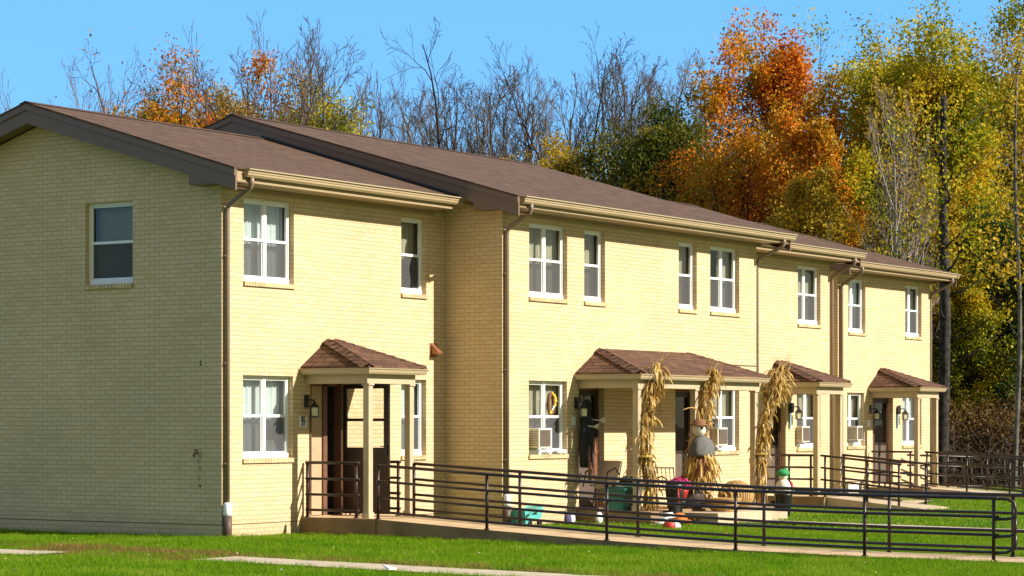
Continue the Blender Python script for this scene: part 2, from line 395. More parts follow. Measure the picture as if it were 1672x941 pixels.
rnd = random.Random(4)
def cloth(b, F, a0, a1, z0, z1, d, amp=.02, wl=.09, ph=0.):
    n = max(4, int((a1 - a0) / .02)); vs = []
    for i in range(n + 1):
        a = a0 + (a1 - a0) * i / n; dd = d + amp * math.sin((a + ph) * 2 * math.pi / wl) + .3 * amp * math.sin(a * 31 + ph * 9)
        vs += [F.p(a, dd, z0), F.p(a, dd * 1.0 + .0, z1)]
    b.add(vs, [(2 * i, 2 * i + 2, 2 * i + 3, 2 * i + 1) for i in range(n)])
def window(F, a0, a1, z0, z1, split=None, curt='full', cm='curtain', seed=0, screen=True):
    """z0 = bottom of frame; brick sill below it"""
    rn = random.Random(seed)
    D0, D1 = -.155, -.085; fw = .045
    w = MB()
    zs = z0; 
    F.box(w, a0, a0 + fw, D0, D1, zs, z1); F.box(w, a1 - fw, a1, D0, D1, zs, z1)
    F.box(w, a0 + fw, a1 - fw, D0, D1, z1 - fw, z1); F.box(w, a0 + fw, a1 - fw, D0, D1 + .03, zs, zs + .075)
    ls = [(a0 + fw, a1 - fw)]
    if split:
        m = a0 + (a1 - a0) * split; F.box(w, m - .035, m + .035, D0, D1 + .004, zs + .075, z1 - fw)
        ls = [(a0 + fw, m - .035), (m + .035, a1 - fw)]
    zm = (zs + z1) / 2 + .015
    for (p, q) in ls:
        F.box(w, p, q, D0, D1 - .006, zm - .022, zm + .022)
        for (x, y) in ((p, p + .022), (q - .022, q)):
            F.box(w, x, y, D0 + .012, D1 - .02, zs + .075, zm - .022); F.box(w, x, y, D0 + .02, D1 - .012, zm + .022, z1 - fw)
        F.box(w, p + .022, q - .022, D0 + .012, D1 - .02, zs + .075, zs + .10); F.box(w, p + .022, q - .022, D0 + .02, D1 - .012, z1 - fw - .025, z1 - fw)
    W_ = w.build('window', M['vinyl'], B, bevel=.003)
    g = MB()
    for (p, q) in ls:
        G = (0, 1, 2, 3) if F.k == 'f' else (3, 2, 1, 0)
        g.add([F.p(p + .022, -.118, zm + .022), F.p(q - .022, -.118, zm + .022), F.p(q - .022, -.118, z1 - fw - .025), F.p(p + .022, -.118, z1 - fw - .025)], [G])
        g.add([F.p(p + .022, -.128, zs + .10), F.p(q - .022, -.128, zs + .10), F.p(q - .022, -.128, zm - .022), F.p(p + .022, -.128, zm - .022)], [G])
    g.build('pane', M['glass'], W_)
    if screen:
        g = MB()
        for (p, q) in ls:
            g.add([F.p(p + .022, -.112, zs + .10), F.p(q - .022, -.112, zs + .10), F.p(q - .022, -.112, zm - .022), F.p(p + .022, -.112, zm - .022)], [(0, 1, 2, 3)])
        g.build('insect_screen', M['screen'], W_)
    c = MB(); D = -.26
    if curt == 'full':
        cloth(c, F, a0 - .05, a1 + .05, zs - .05, z1 + .05, D, .018, .085, rn.random())
    elif curt == 'sides':
        w_ = (a1 - a0)
        cloth(c, F, a0 - .05, a0 + w_ * .36, zs - .05, z1 + .05, D, .022, .08, rn.random()); cloth(c, F, a1 - w_ * .38, a1 + .05, zs - .05, z1 + .05, D, .022, .08, rn.random())
    elif curt == 'half':
        cloth(c, F, a0 - .05, a1 + .05, zm - .12, z1 + .05, D, .012, .12, rn.random())
    elif curt == 'left':
        cloth(c, F, a0 - .05, a0 + (a1 - a0) * .62, zs - .05, z1 + .05, D, .022, .08, rn.random())
    elif curt == 'right':
        cloth(c, F, a0 + (a1 - a0) * .35, a1 + .05, zs - .05, z1 + .05, D, .022, .08, rn.random())
    if c.v: c.build('curtain', M[cm], W_, smooth=True)
    s = MB(); F.box(s, a0 - .01, a1 + .01, -.085, .035, z0 - .072, z0 - .002)
    s.build('sill', M['sillbrick'], W_, bevel=.004)
    return W_

def hole(a0, a1, z0, z1): return (a0, a1, z0, z1)
F1, F2, F3, F4 = Fr('f', V1), Fr('f', V2), Fr('f', V3), Fr('f', V4); FG = Fr('g', 0.)
DW = 1.21
wins = [  # frame, a0, a1, floor(upper?), split, curtain, material
    (F1, .51, .51 + DW, 1, .5, 'full', 'curtain'), (F1, 4.55, 5.26, 1, None, 'half', 'curtain2'),
    (F1, .49, .49 + DW, 0, .5, 'full', 'curtain'), (F1, 4.55, 5.26, 0, None, 'full', 'curtain'),
    (F2, 6.64, 7.86, 1, .5, 'full', 'curtain2'), (F2, 8.42, 9.13, 1, None, 'right', 'curtain2'),
    (F2, 11.79, 12.49, 1, None, 'full', 'curtain2'), (F2, 13.02, 14.2, 1, .5, 'sides', 'curtain2'),
    (F2, 6.63, 7.85, 0, .5, 'full', 'curtain2'), (F2, 13.0, 14.2, 0, .5, 'right', 'curtain2'),
    (F3, 19.05, 20.15, 1, .42, 'full', 'curtain2'), (F3, 19.0, 20.15, 0, .5, 'full', 'curtain2'), (F3, 15.9, 16.6, 1, None, 'half', 'curtain2'),
    (F4, 23.99, 24.93, 1, .36, 'full', 'curtain'), (F4, 27.22, 28.2, 1, .42, 'sides', 'curtain2'),
    (F4, 23.92, 24.86, 0, .36, 'full', 'curtain2'), (F4, 27.05, 28.2, 0, .45, 'full', 'curtain')]
doors = {1: (2.13, 2.98), 2: (8.24, 9.10), 22: (11.66, 12.5), 3: (17.60, 18.48), 4: (25.33, 26.50)}
DT = 2.36; DB = .27
def ops(F):
    r = [hole(a0, a1, SU if up else SL, HU if up else HL) for (f, a0, a1, up, *_r) in wins if f is F]
    return r
WT = 5.30
def walls():
    def mk(F, a0, a1, dl, zx=WT):
        b = MB(); wall_grid(b, F, a0, a1, -.2, zx, ops(F) + [(p, q, DB if k != 2 and k != 22 else .22, DT) for k, (p, q) in doors.items() if k in dl])
        return b
    b = mk(F1, 0, U12, [1])
    # gable wall with its window and peak
    gw = (1.77, 2.75, SU, HU)
    wall_grid(b, FG, 0, 7.4, -.2, WT, [gw])
    b.poly([(0, 0, WT), (0, 3.7, WT + 3.7 * .298 + .02), (0, 7.4, WT)])
    b.poly([(0, 7.4, -.2), (U12, 7.4, -.2), (U12, 7.4, WT), (0, 7.4, WT)][::-1])
    b.build('wall', M['brick'], B)
    b = mk(F2, U12, U23, [2, 22])
    RB = 9.95
    b.poly([(U12, V2, -.2), (U12, V2, WT), (U12, 4.4, WT + .2875 * 5.55), (U12, RB, WT), (U12, RB, -.2)])
    b.poly([(U23, V2, -.2), (U23, V2, WT), (U23, 4.4, WT + .2875 * 5.55), (U23, RB, WT), (U23, RB, -.2)][::-1])
    b.poly([(U12, RB, -.2), (U23, RB, -.2), (U23, RB, WT), (U12, RB, WT)][::-1])
    b.build('wall', M['brick'], B)
    b = mk(F3, U23 + .002, U34, [3])
    b.poly([(U34, 0, -.2), (U34, 0, WT), (U34, 3.7, WT + 3.7 * .298), (U34, 7.4, WT), (U34, 7.4, -.2)][::-1])
    b.poly([(U23, 7.4, -.2), (U34, 7.4, -.2), (U34, 7.4, WT), (U23, 7.4, WT)][::-1])
    b.build('wall', M['brick'], B)
    b = mk(F4, U4a, U4b, [4])
    for U, fl in ((U4a, 1), (U4b, -1)):
        b.poly([(U, V4, -.2), (U, V4, WT), (U, 6, WT + 4.85 * .278), (U, 10.85, WT), (U, 10.85, -.2)][::fl])
    b.poly([(U4a, 10.85, -.2), (U4b, 10.85, -.2), (U4b, 10.85, WT), (U4a, 10.85, WT)][::-1])
    b.box(U34, U4a, 3.0, 3.2, -.2, 5.2)
    b.build('wall', M['brick'], B)
    # dark rooms behind the windows: floors and a party wall in each block
    b = MB()
    for (a, c, v, w_) in ((.1, U12 - .1, .2, 7.3), (U12 + .1, U23 - .1, V2 + .2, 9.8), (U23 + .1, U34 - .1, .2, 7.3), (U4a + .1, U4b - .1, V4 + .2, 10.7)):
        b.box(a, c, v, w_, 2.72, 2.8); b.box(a, c, v, w_, .1, .2); b.box(a, c, v + 2.8, v + 2.9, .2, 5.25); b.box(a, c, v, w_, 5.27, 5.29)
    b.box(10.33, 10.41, V2 + .2, V2 + 2.8, .2, 5.25)
    b.build('interior', M['inter'], B)
walls()
for i, (F, a0, a1, up, sp, cu, cm) in enumerate(wins):
    window(F, a0, a1, SU if up else SL, HU if up else HL, sp, cu, cm, seed=i + 10)
window(FG, 1.77, 2.75, SU, HU, None, 'full', 'curtain2', seed=3)

# roofs --------------------------------------------------------------
GUT = [(-.005, .005), (-.12, 0), (-.12, -.014), (-.100, -.020), (-.102, -.052), (-.090, -.058), (-.092, -.086), (-.066, -.118), (0, -.118)]
def gutter(name, u0, u1, vf, zt_, parent):
    """K-style gutter hung on fascia at v=vf (fascia front)"""
    b = MB(); k = len(GUT)
    prof = [(vf + d, zt_ + z) for d, z in GUT]
    # outer shell, thin, open at the top
    th = .006
    inner = [(v + (th if i > 0 else 0), z + th * .3) for i, (v, z) in enumerate(prof)]
    shell = prof[1:] + [(vf - .004, zt_ - .113)] + [(v + th, max(z, zt_ - .112)) for v, z in prof[1:-1]][::-1]
    for s, (x0, x1) in enumerate([(u0, u1)]):
        vs = [(x0, v, z) for v, z in shell] + [(x1, v, z) for v, z in shell]; n = len(shell)
        b.add(vs, [(i, (i + 1) % n, n + (i + 1) % n, n + i) for i in range(n)])
    for x in (u0 - .002, u1 + .002):
        b.poly([(x, v, z) for v, z in prof])
    b.box(u0 - .004, u1 + .004, vf - .126, vf - .114, zt_ - .012, zt_ + .003)
    b.mat(1); b.box(u0 - .004, u1 + .004, vf - .129, vf - .1265, zt_ - .012, zt_ + .004); b.mat(0)  # pale sliver paints in the bright highlight along the gutter lip
    return b.build(name, [M['guttan'], M['cream']], parent)
def roof(u0, u1, vw, vr, pitch, zr, back, left=True, right=True, retL=None, gu=None):
    """vw wall plane, vr ridge v, zr ridge z; back eave mirrored"""
    ve = vw - .53; ze = zr - (vr - ve) * pitch; vb = vr + (vr - ve); th = .10
    b = MB()
    top = [(ve, ze), (vr, zr), (vb, ze)]; bot = [(vb, ze - .03), (vr, zr - .03), (ve, ze - .03)]
    pr = top + bot; n = 6
    vs = [(u0 - .03, v, z) for v, z in pr] + [(u1 + .03, v, z) for v, z in pr]
    b.add(vs, [(0, 1, n + 1, n), (1, 2, n + 2, n + 1), (2, 3, n + 3, n + 2), (3, 4, n + 4, n + 3), (4, 5, n + 5, n + 4), (5, 0, n, n + 5)])
    b.add(vs, [(0, 5, 4, 1), (1, 4, 3, 2), (n + 0, n + 1, n + 4, n + 5), (n + 1, n + 2, n + 3, n + 4)])
    # ridge cap
    b.add([(u0 - .03, vr - .14, zr - .14 * pitch + .012), (u1 + .03, vr - .14, zr - .14 * pitch + .012), (u1 + .03, vr, zr + .016), (u0 - .03, vr, zr + .016),
           (u1 + .03, vr + .14, zr - .14 * pitch + .012), (u0 - .03, vr + .14, zr - .14 * pitch + .012)], [(0, 1, 2, 3), (3, 2, 4, 5)])
    Rf = b.build('roof', M['shingle'], B)
    # rake boards: narrow upper board standing proud of a deep lower one, with a boxed return at the eave
    for side, on, x in ((-1, left, u0), (1, right, u1)):
        if not on: continue
        f = MB()
        for (d0, d1, t) in ((.03, .125, .022), (.127, .335, .0)):
            for (va, za, vb_, zb) in ((ve, ze, vr, zr), (vr, zr, vb, ze)):
                f.slab([(x + side * t, va, za - d0), (x + side * t, vb_, zb - d0), (x + side * t, vb_, zb - d1), (x + side * t, va, za - d1)], (-side * (.04 + t), 0, 0))
        # sloping soffit behind the boards
        for (va, za, vb_, zb) in ((ve, ze, vr, zr), (vr, zr, vb, ze)):
            wx = x - side * .30
            f.add([(x, va, za - .31), (wx, va, za - .31), (wx, vb_, zb - .31), (x, vb_, zb - .31)], [(0, 1, 2, 3)])
        # boxed return
        zbot = 5.265; vin = ve + .9 if side < 0 else ve + .6
        zi = ze + (vin - ve) * pitch - .33
        f.slab([(x - side * .004, ve + .004, zbot), (x - side * .004, ve + .004, ze - .2), (x - side * .004, vin, zi + .08), (x - side * .004, vin, zbot)], (-side * .3, 0, 0))
        f.build('rake_board', M['fascia'], Rf)
    # eave: fascia board, soffit, gutter
    s = MB()
    s.box(u0 + .01, u1 - .01, ve + .03, ve + .055, 5.284, ze - .035)
    s.box(u0 + .31 if left else u0, u1 - .31 if right else u1, ve + .055, vw - .001, 5.285, 5.30)
    s.box(u0 + .31 if left else u0, u1 - .31 if right else u1, vw - .035, vw - .0015, 5.22, 5.284)
    s.build('soffit', M['soffit'], Rf)
    s = MB(); s.box(u0 + .3, u1 - .3, 2 * vr - vw, vb, 5.26, 5.30); s.box(u0, u1, vb - .02, vb, 5.26, ze - .035); s.build('soffit', M['soffit'], Rf)
    g0, g1 = gu or (u0, u1)
    gutter('gutter', g0, g1, ve + .03, ze - .01, Rf)
    return Rf
roof(-.32, 5.47, V1, 3.7, .298, 6.745, 0, right=False, gu=(-.10, 5.80))
roof(5.5, 15.38, V2, 4.4, .2875, 7.22, 0, gu=(5.60, 15.48))
roof(15.41, 21.1, V3, 3.7, .298, 6.745, 0, left=False, gu=(15.3, 21.2))
roof(22.95, 29.15, V4, 6.0, .278, 6.97, 0, gu=(22.9, 29.22))
b = MB(); b.add([(21.1, 2.9, 5.45), (22.95, 2.9, 5.45), (22.95, 5.2, 6.3), (21.1, 5.2, 6.3)], [(0, 1, 2, 3)]); b.add([(21.1, 2.9, 5.2), (22.95, 2.9, 5.2), (22.95, 2.9, 5.45), (21.1, 2.9, 5.45)], [(0, 1, 2, 3)])
b.build('link_roof', M['shingle'], B)
# black strip where the first roof meets the second block
b = MB(); b.slab([(5.44, -.5, 5.5 + .01), (5.44, 3.7, 6.745 + .017), (5.49, 3.7, 6.745 + .017), (5.49, -.5, 5.5 + .01)], (0, 0, .03)); b.build('roof_seam_strip', M['black'], B)

def downspout(px, pv, ox, ov, zo, zb, boot=False, r=.038):
    """pipe centre (px,pv) down the wall; outlet at (ox,ov,zo)"""
    b = MB()
    P = [(ox, ov, zo), (ox, ov, zo - .10), (ox - (ox - px) * .06, ov + (pv - ov) * .06, zo - .155)]
    z2 = zo - .42
    P += [(px + (ox - px) * .10, pv - (pv - ov) * .10, z2 + .045), (px, pv, z2 - .01), (px, pv, z2 - .09), (px, pv, zb)]
    b.tube(P, r, 10)
    for z in (4.2, 2.6, 1.1): b.box(px - r - .008, px + r + .008, pv - .01, pv + .05, z, z + .03)
    d = b.build('downspout', M['taupe'], B, smooth=True)
    if boot:
        c = MB(); c.lathe((px, pv, zb - .02), [(.062, 0), (.066, .03), (.06, .17), (.045, .2)], 14); c.build('white_collar', M['white'], d, smooth=True)
        c = MB(); c.lathe((px, pv, -.08), [(.068, 0), (.068, zb + .06)], 14); c.build('drain_boot', M['boot'], d, smooth=True)
    return d
downspout(.07, -.05, .02, -.56, 5.36, .36, True)
downspout(U12 + .07, V2 - .05, U12 + .02, V2 - .56, 5.36, .36, True)
downspout(U23 + .06, V2 + .02, U23 + .10, V2 - .56, 5.36, .05)
downspout(U34 + .06, -.03, U34 + .12, -.56, 5.36, .05)
downspout(U4a + .10, V4 - .05, U4a + .14, V4 - .56, 5.36, .05)
downspout(U4b + .04, V4 + .0, U4b + .10, V4 - .56, 5.36, .05)

# porches ------------------------------------------------------------
def porch(e0, e1, a0, a1, vw, cols, slab, apexz=3.05, ze=2.60, dep=1.33, smear=True):
    ins = .12; vf = vw - dep
    b = MB()
    P = [(e0, vw - .002, ze), (e0, vf, ze), (e1, vf, ze), (e1, vw - .002, ze)]; A = (a0, vw - .002, apexz); A2 = (a1, vw - .002, apexz)
    b.poly([P[0], P[1], A]); b.poly([P[1], P[2], A2, A]); b.poly([P[2], P[3], A2])
    q = [(p[0], p[1], p[2] - .028) for p in P]
    for i in range(3): b.poly([P[i], q[i], q[i + 1], P[i + 1]])
    # hip caps made of overlapping tabs
    for (p, a) in ((P[1], A), (P[2], A2)):
        p = Vector(p); a = Vector(a); d = (a - p); n = 9; side = Vector((0, 0, 1)).cross(d).normalized()
        for i in range(n):
            s0 = p + d * (i / n); s1 = p + d * min(1, (i + 1.15) / n)
            for sg in (-1, 1):
                o = side * sg * .13; drop = Vector((0, 0, -.052))
                b.add([s0 + Vector((0, 0, .03)), s0 + o + drop + Vector((0, 0, .03)), s1 + o + drop + Vector((0, 0, .016)), s1 + Vector((0, 0, .016))], [(0, 1, 2, 3)])
    Rf = b.build('porch_roof', M['pshingle'], B)
    s = MB()
    prof = [(0, ze - .03), (.07, ze - .03), (.066, ze - .045), (.05, ze - .06), (.042, ze - .09), (.022, ze - .12), (0, ze - .12)]
    s.sweep([(e0 + .03, vw - .003), (e0 + .03, vf + .03), (e1 - .03, vf + .03), (e1 - .03, vw - .003)], [(o, z) for o, z in prof])
    s.build('porch_gutter', M['cream'], Rf)
    s = MB(); zb0, zb1 = ze - .265, ze - .1
    s.sweep([(e0 + ins, vw - .003), (e0 + ins, vf + ins), (e1 - ins, vf + ins), (e1 - ins, vw - .003)], [(0, zb0), (0, zb1), (-.11, zb1), (-.11, zb0)][::-1])
    s.build('porch_beam', M['creamwood'], Rf)
    s = MB(); s.box(e0 + .04, e1 - .04, vf + .04, vw - .004, zb1 + .002, zb1 + .012); s.build('porch_ceiling', M['creamwood'], Rf)
    for cu in cols:
        s = MB(); z0 = slab[4]
        x0, x1, y0, y1 = cu - .055, cu + .055, vf + ins + .001, vf + ins + .109
        s.box(x0, x1, y0, y1, z0, zb0 - .03); s.box(x0 - .018, x1 + .018, y0 - .018, y1 + .018, zb0 - .03, zb0 - .002); s.box(x0 - .015, x1 + .015, y0 - .015, y1 + .015, z0, z0 + .09)
        s.build('porch_column', M['creamwood'], Rf, bevel=.004)
    if slab:
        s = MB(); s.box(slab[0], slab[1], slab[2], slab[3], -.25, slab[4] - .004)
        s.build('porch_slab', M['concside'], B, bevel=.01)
        s = MB(); s.poly([(slab[0] + .01, slab[2] + .01, slab[4]), (slab[1] - .01, slab[2] + .01, slab[4]), (slab[1] - .01, slab[3] - .002, slab[4]), (slab[0] + .01, slab[3] - .002, slab[4])])
        s.build('porch_floor', M['concrete'], B)
    if smear:
        # mortar smeared on the brick along an older, steeper flashing line
        rn = random.Random(int(e0 * 7)); s = MB(); L = Vector((e0 - .06, 0, ze - .02)); T = Vector((a0 - .02, 0, apexz + .06)); T2 = Vector((a0 + .16, 0, apexz + .06)); E_ = Vector((a0 + .45, 0, apexz - .02))
        path = [L + (T - L) * (i / 14) for i in range(15)] + [T + (T2 - T) * (i / 4) for i in range(1, 5)] + [T2 + (E_ - T2) * (i / 4) for i in range(1, 5)]
        vs = []
        for i, p in enumerate(path):
            w = (.04 + .075 * min(1, i / 8)) * (.75 + .5 * rn.random()) * (1 if i < 19 else (23 - i) / 5 + .1)
            vs += [(p.x + .05, vw - .004, p.z - .03), (p.x - w * .8 if i < 15 else p.x, vw - .004, p.z + w * (.8 if i < 15 else .75))]
        s.add(vs, [(2 * i, 2 * i + 1, 2 * i + 3, 2 * i + 2) for i in range(len(path) - 1)])
        s.build('mortar_smear', M['patch'], B)
porch(1.88, 3.38, 2.58, 2.76, V1, (2.09, 3.17), (1.88, 3.30, -1.45, 0., .262))
porch(8.10, 12.85, 8.92, 12.1, V2, (8.28, 10.3, 12.6), (8.16, 12.85, V2 - 1.5, V2, .21))
porch(17.38, 18.88, 18.08, 18.26, V3, (17.6, 18.68), (17.35, 19.0, -1.45, 0., .21), smear=False)
porch(25.08, 26.58, 25.78, 25.95, V4, (25.3, 26.38), (25.0, 27.0, V4 - 1.45, V4, .2))
s = MB(); s.box(9.1, 11.75, -3.45, V2 - 1.51, -.25, .17); s.build('porch_step', M['conc2'], B, bevel=.012)

# doors --------------------------------------------------------------
def door(k, F, a0, a1, z0, side=0.):
    """frame, slab set back in the reveal; storm panel with dark glass over a grey kick plate"""
    f = MB(); fw = .05; D0, D1 = -.165, -.11
    F.box(f, a0 + .001, a0 + fw, D0, D1, z0, DT - .001); F.box(f, a1 - fw, a1 - .001, D0, D1, z0, DT - .001); F.box(f, a0 + fw, a1 - fw, D0, D1, DT - fw, DT - .001)
    F.box(f, a0, a1, -.165, -.02, z0, z0 + .025)
    if side: F.box(f, a0 + fw, a0 + fw + side, D0, D1 - .01, z0 + .025, DT - fw)
    d = f.build('door', M['jamb'] , B)
    p = MB(); x0 = a0 + fw + side; x1 = a1 - fw; zk = z0 + .95
    F.box(p, x0, x0 + .07, -.16, -.125, z0 + .03, DT - fw); F.box(p, x1 - .07, x1, -.16, -.125, z0 + .03, DT - fw)
    F.box(p, x0 + .07, x1 - .07, -.16, -.125, DT - fw - .1, DT - fw); F.box(p, x0 + .07, x1 - .07, -.16, -.125, zk - .02, zk + .04)
    p.build('door_stile', M['doorbrown'], d)
    p = MB(); F.box(p, x0 + .07, x1 - .07, -.158, -.13, z0 + .03, zk - .02); p.build('kick_panel', M['greypanel'], d)
    p = MB(); F.box(p, x0 + .02, x1 - .02, -.20, -.17, z0 + .03, DT - .03); p.build('door_panel', M['doorbrown'], d)
    p = MB(); F.box(p, x0 + .07, x1 - .07, -.146, -.142, zk + .04, DT - fw - .1); p.build('pane', M['glass'], d)
    p = MB(); c = F.p(x1 - .035, -.11, zk + .05); p.tube([c, (c[0], c[1] - .04, c[2]), (c[0] - .08, c[1] - .045, c[2])], .009, 6); p.build('handle', M['copper'], d)
    return d
door(2, F2, *doors[2], .22); door(22, F2, *doors[22], .22); door(3, F3, *doors[3], DB); door(4, F4, *doors[4], DB, side=.28)
# first doorway: brown frame, beige sidelight, dark open hall, storm door swung right out
a0, a1 = doors[1]
f = MB(); F1.box(f, a0, a0 + .05, -.16, -.01, DB, DT); F1.box(f, a0 + .40, a0 + .50, -.16, -.05, DB, DT); F1.box(f, a1 - .04, a1, -.16, -.02, DB, DT); F1.box(f, a0 + .06, a1 - .04, -.16, -.05, DT - .05, DT)
d1 = f.build('door', M['jamb'], B)
p = MB(); F1.box(p, a0 + .05, a0 + .40, -.15, -.08, DB + .01, DT - .05); p.build('side_panel', M['beige'], d1)
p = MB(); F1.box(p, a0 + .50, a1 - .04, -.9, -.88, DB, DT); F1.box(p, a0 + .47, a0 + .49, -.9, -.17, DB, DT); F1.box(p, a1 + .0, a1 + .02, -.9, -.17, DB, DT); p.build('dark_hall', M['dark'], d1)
p = MB(); X = 2.955; v0, v1 = -.03, -.93; z0, z1 = DB + .02, DT - .02
p.box(X - .02, X + .02, v0, v0 - .06, z0, z1); p.box(X - .02, X + .02, v1, v1 + .10, z0, z1); p.box(X - .02, X + .02, v0 - .06, v1 + .10, z1 - .07, z1)
p.box(X - .02, X + .02, v0 - .06, v1 + .10, z0, 1.34); p.box(X - .018, X + .018, v0 - .06, v1 + .10, 1.755, 1.80)
for v in (v0 - .06, v1 + .10): pass
sd = p.build('storm_door', M['doorbrown'], d1, bevel=.003)
b = MB(); b.box(X - .003, X + .003, v0 - .06, v1 + .10, 1.34, 1.755); b.box(X - .003, X + .003, v0 - .06, v1 + .10, 1.80, z1 - .07)
g = b.build('storm_door_pane', M['dglass'], d1)
b = MB(); b.box(X - .055, X - .02, v1 + .035, v1 + .055, 1.22, 1.38); b.tube([(X - .05, v1 + .045, 1.36), (X - .05, v1 + .14, 1.36)], .009, 6); b.build('handle', M['black'], d1)

# wall fittings --------------------------------------------------------
def lantern(F, a, z, conduit=0):
    b = MB(); F.box(b, a - .055, a + .055, .001, .022, z - .02, z + .18)
    c = F.p(a, 0, 0); y = c[1]
    b.tube([(a, y - .02, z + .09), (a, y - .10, z + .10), (a, y - .15, z + .085)], .012, 6)
    cx, cy = a, y - .16
    b.lathe((cx, cy, z - .02), [(.10, 0), (.085, .015), (.03, .07), (.012, .10), (.01, .13)], 4)
    b.lathe((cx, cy, z - .185), [(.03, 0), (.085, .012), (.08, .03)], 4)
    for i in range(4):
        t = math.pi / 2 * i; b.tube([(cx + .078 * math.cos(t), cy + .078 * math.sin(t), z - .165), (cx + .082 * math.cos(t), cy + .082 * math.sin(t), z - .02)], .008, 4)
    l = b.build('wall_lamp', M['black'], B)
    g = MB(); g.lathe((cx, cy, z - .155), [(.066, 0), (.072, .135)], 4); g.build('lamp_glass', M['lglass'], l)
    if conduit: g = MB(); g.tube([(a + .02, y - .012, z - .1), (a + .03, y - .012, z - .4), (a + .022, y - .012, .3)], .013, 6); g.build('conduit', M['taupe'], l)
lantern(F1, 2.03, 1.99, 0); lantern(F2, 8.14, 2.0); lantern(F3, 18.78, 1.98); lantern(F4, 25.2, 1.98); lantern(F4, 26.86, 1.98)
g = MB(); g.tube([(2.115, -.018, 1.86), (2.12, -.018, 1.2), (2.112, -.018, .3)], .012, 6); g.build('conduit', M['jamb'], B)
def plaque(F, a, z, w, h, txt):
    b = MB(); F.box(b, a - w / 2, a + w / 2, .002, .02, z - h / 2, z + h / 2); pl = b.build('number_plaque', M['white'], B, bevel=.003)
    if txt:
        lines = txt.split('\n'); sz = h * .42
        for i, l in enumerate(lines):
            c = bpy.data.curves.new('numerals', 'FONT'); c.body = l; c.size = sz * 1.5; c.align_x = 'CENTER'; c.align_y = 'CENTER'; c.extrude = .002; c.offset = .004
            o = bpy.data.objects.new('numerals', c); C.collection.objects.link(o); o.data.materials.append(M['black'])
            p = F.p(a, .023, z + (len(lines) / 2 - i - .5) * h * .42)
            o.location = p; o.rotation_euler = (R(90), 0, 0)
            bpy.context.view_layer.update()
            dg = bpy.context.evaluated_depsgraph_get(); me = bpy.data.meshes.new_from_object(o.evaluated_get(dg))
            mo = bpy.data.objects.new('numerals', me); C.collection.objects.link(mo); mo.location = Vector(p) - worldloc(pl); mo.rotation_euler = o.rotation_euler; mo.parent = pl
            bpy.data.objects.remove(o)
plaque(F1, 1.93, 1.755, .18, .18, "86\n37"); plaque(F2, 8.06, 1.76, .11, .15, None); plaque(F4, 25.08, 1.72, .14, .16, None)
b = MB(); X, Z = 5.47, 2.95
b.box(X - .11, X + .09, -.012, -.001, Z - .11, Z + .12); b.add([(X - .08, -.012, Z + .1), (X + .07, -.012, Z + .1), (X + .07, -.16, Z - .04), (X - .08, -.16, Z - .04), (X - .08, -.012, Z - .07), (X + .07, -.012, Z - .07), (X + .07, -.15, Z - .07), (X - .08, -.15, Z - .07)],
    [(0, 1, 2, 3), (0, 3, 7, 4), (1, 5, 6, 2), (3, 2, 6, 7), (4, 7, 6, 5)]); b.build('vent_hood', M['copper'], B)
# tap, rust streak, bolt hole on gable end
b = MB(); b.tube([(-.002, .46, 1.28), (-.07, .46, 1.28), (-.10, .46, 1.25), (-.10, .46, 1.21)], .014, 6); b.tube([(-.05, .43, 1.32), (-.05, .50, 1.32)], .012, 6); b.tube([(-.05, .46, 1.28), (-.05, .46, 1.32)], .008, 6); b.build('tap', M['rust'], B)
b = MB(); rn = random.Random(2); pts = []
for i in range(12): pts.append((1.26 - i * .045, .05 * (1 - i / 14) * (.7 + .5 * rn.random())))
vs = []
for z, w in pts: vs += [(-.003, .44 - w, z), (-.003, .44 + w, z)]
b.add(vs, [(2 * i, 2 * i + 1, 2 * i + 3, 2 * i + 2) for i in range(11)])
m, t, bs = newmat('rust_streak'); L = t.links.new
tr = N(t, 'ShaderNodeBsdfTransparent'); mx = N(t, 'ShaderNodeMixShader'); n = N(t, 'ShaderNodeTexNoise', i_Scale=14., i_Detail=6.); g_ = N(t, 'ShaderNodeNewGeometry'); L(g_.outputs['Position'], n.inputs[0])
r_ = ramp(t, n.outputs[0], [(.42, (0, 0, 0)), (.75, (.55, .55, .55))]); L(r_, mx.inputs[0]); L(tr.outputs[0], mx.inputs[1]); L(bs.outputs[0], mx.inputs[2]); L(mx.outputs[0], t.nodes['Material Output'].inputs[0])
bs.inputs['Base Color'].default_value = (.16, .08, .035, 1); bs.inputs['Roughness'].default_value = .95
b.build('rust_streak', m, B)
for (y, z) in ((.42, .78), (.41, 2.60), (.41, 2.645)):
    b = MB(); b.box(-.004, -.001, y - .015, y + .015, z - .015, z + .015); b.build('bolt_hole', M['black'], B)
b = MB(); b.tube([(13.9, V2 - .012, 2.86), (U23 - .02, V2 - .012, 2.86)], .01, 5); b.build('cable', M['taupe'], B)

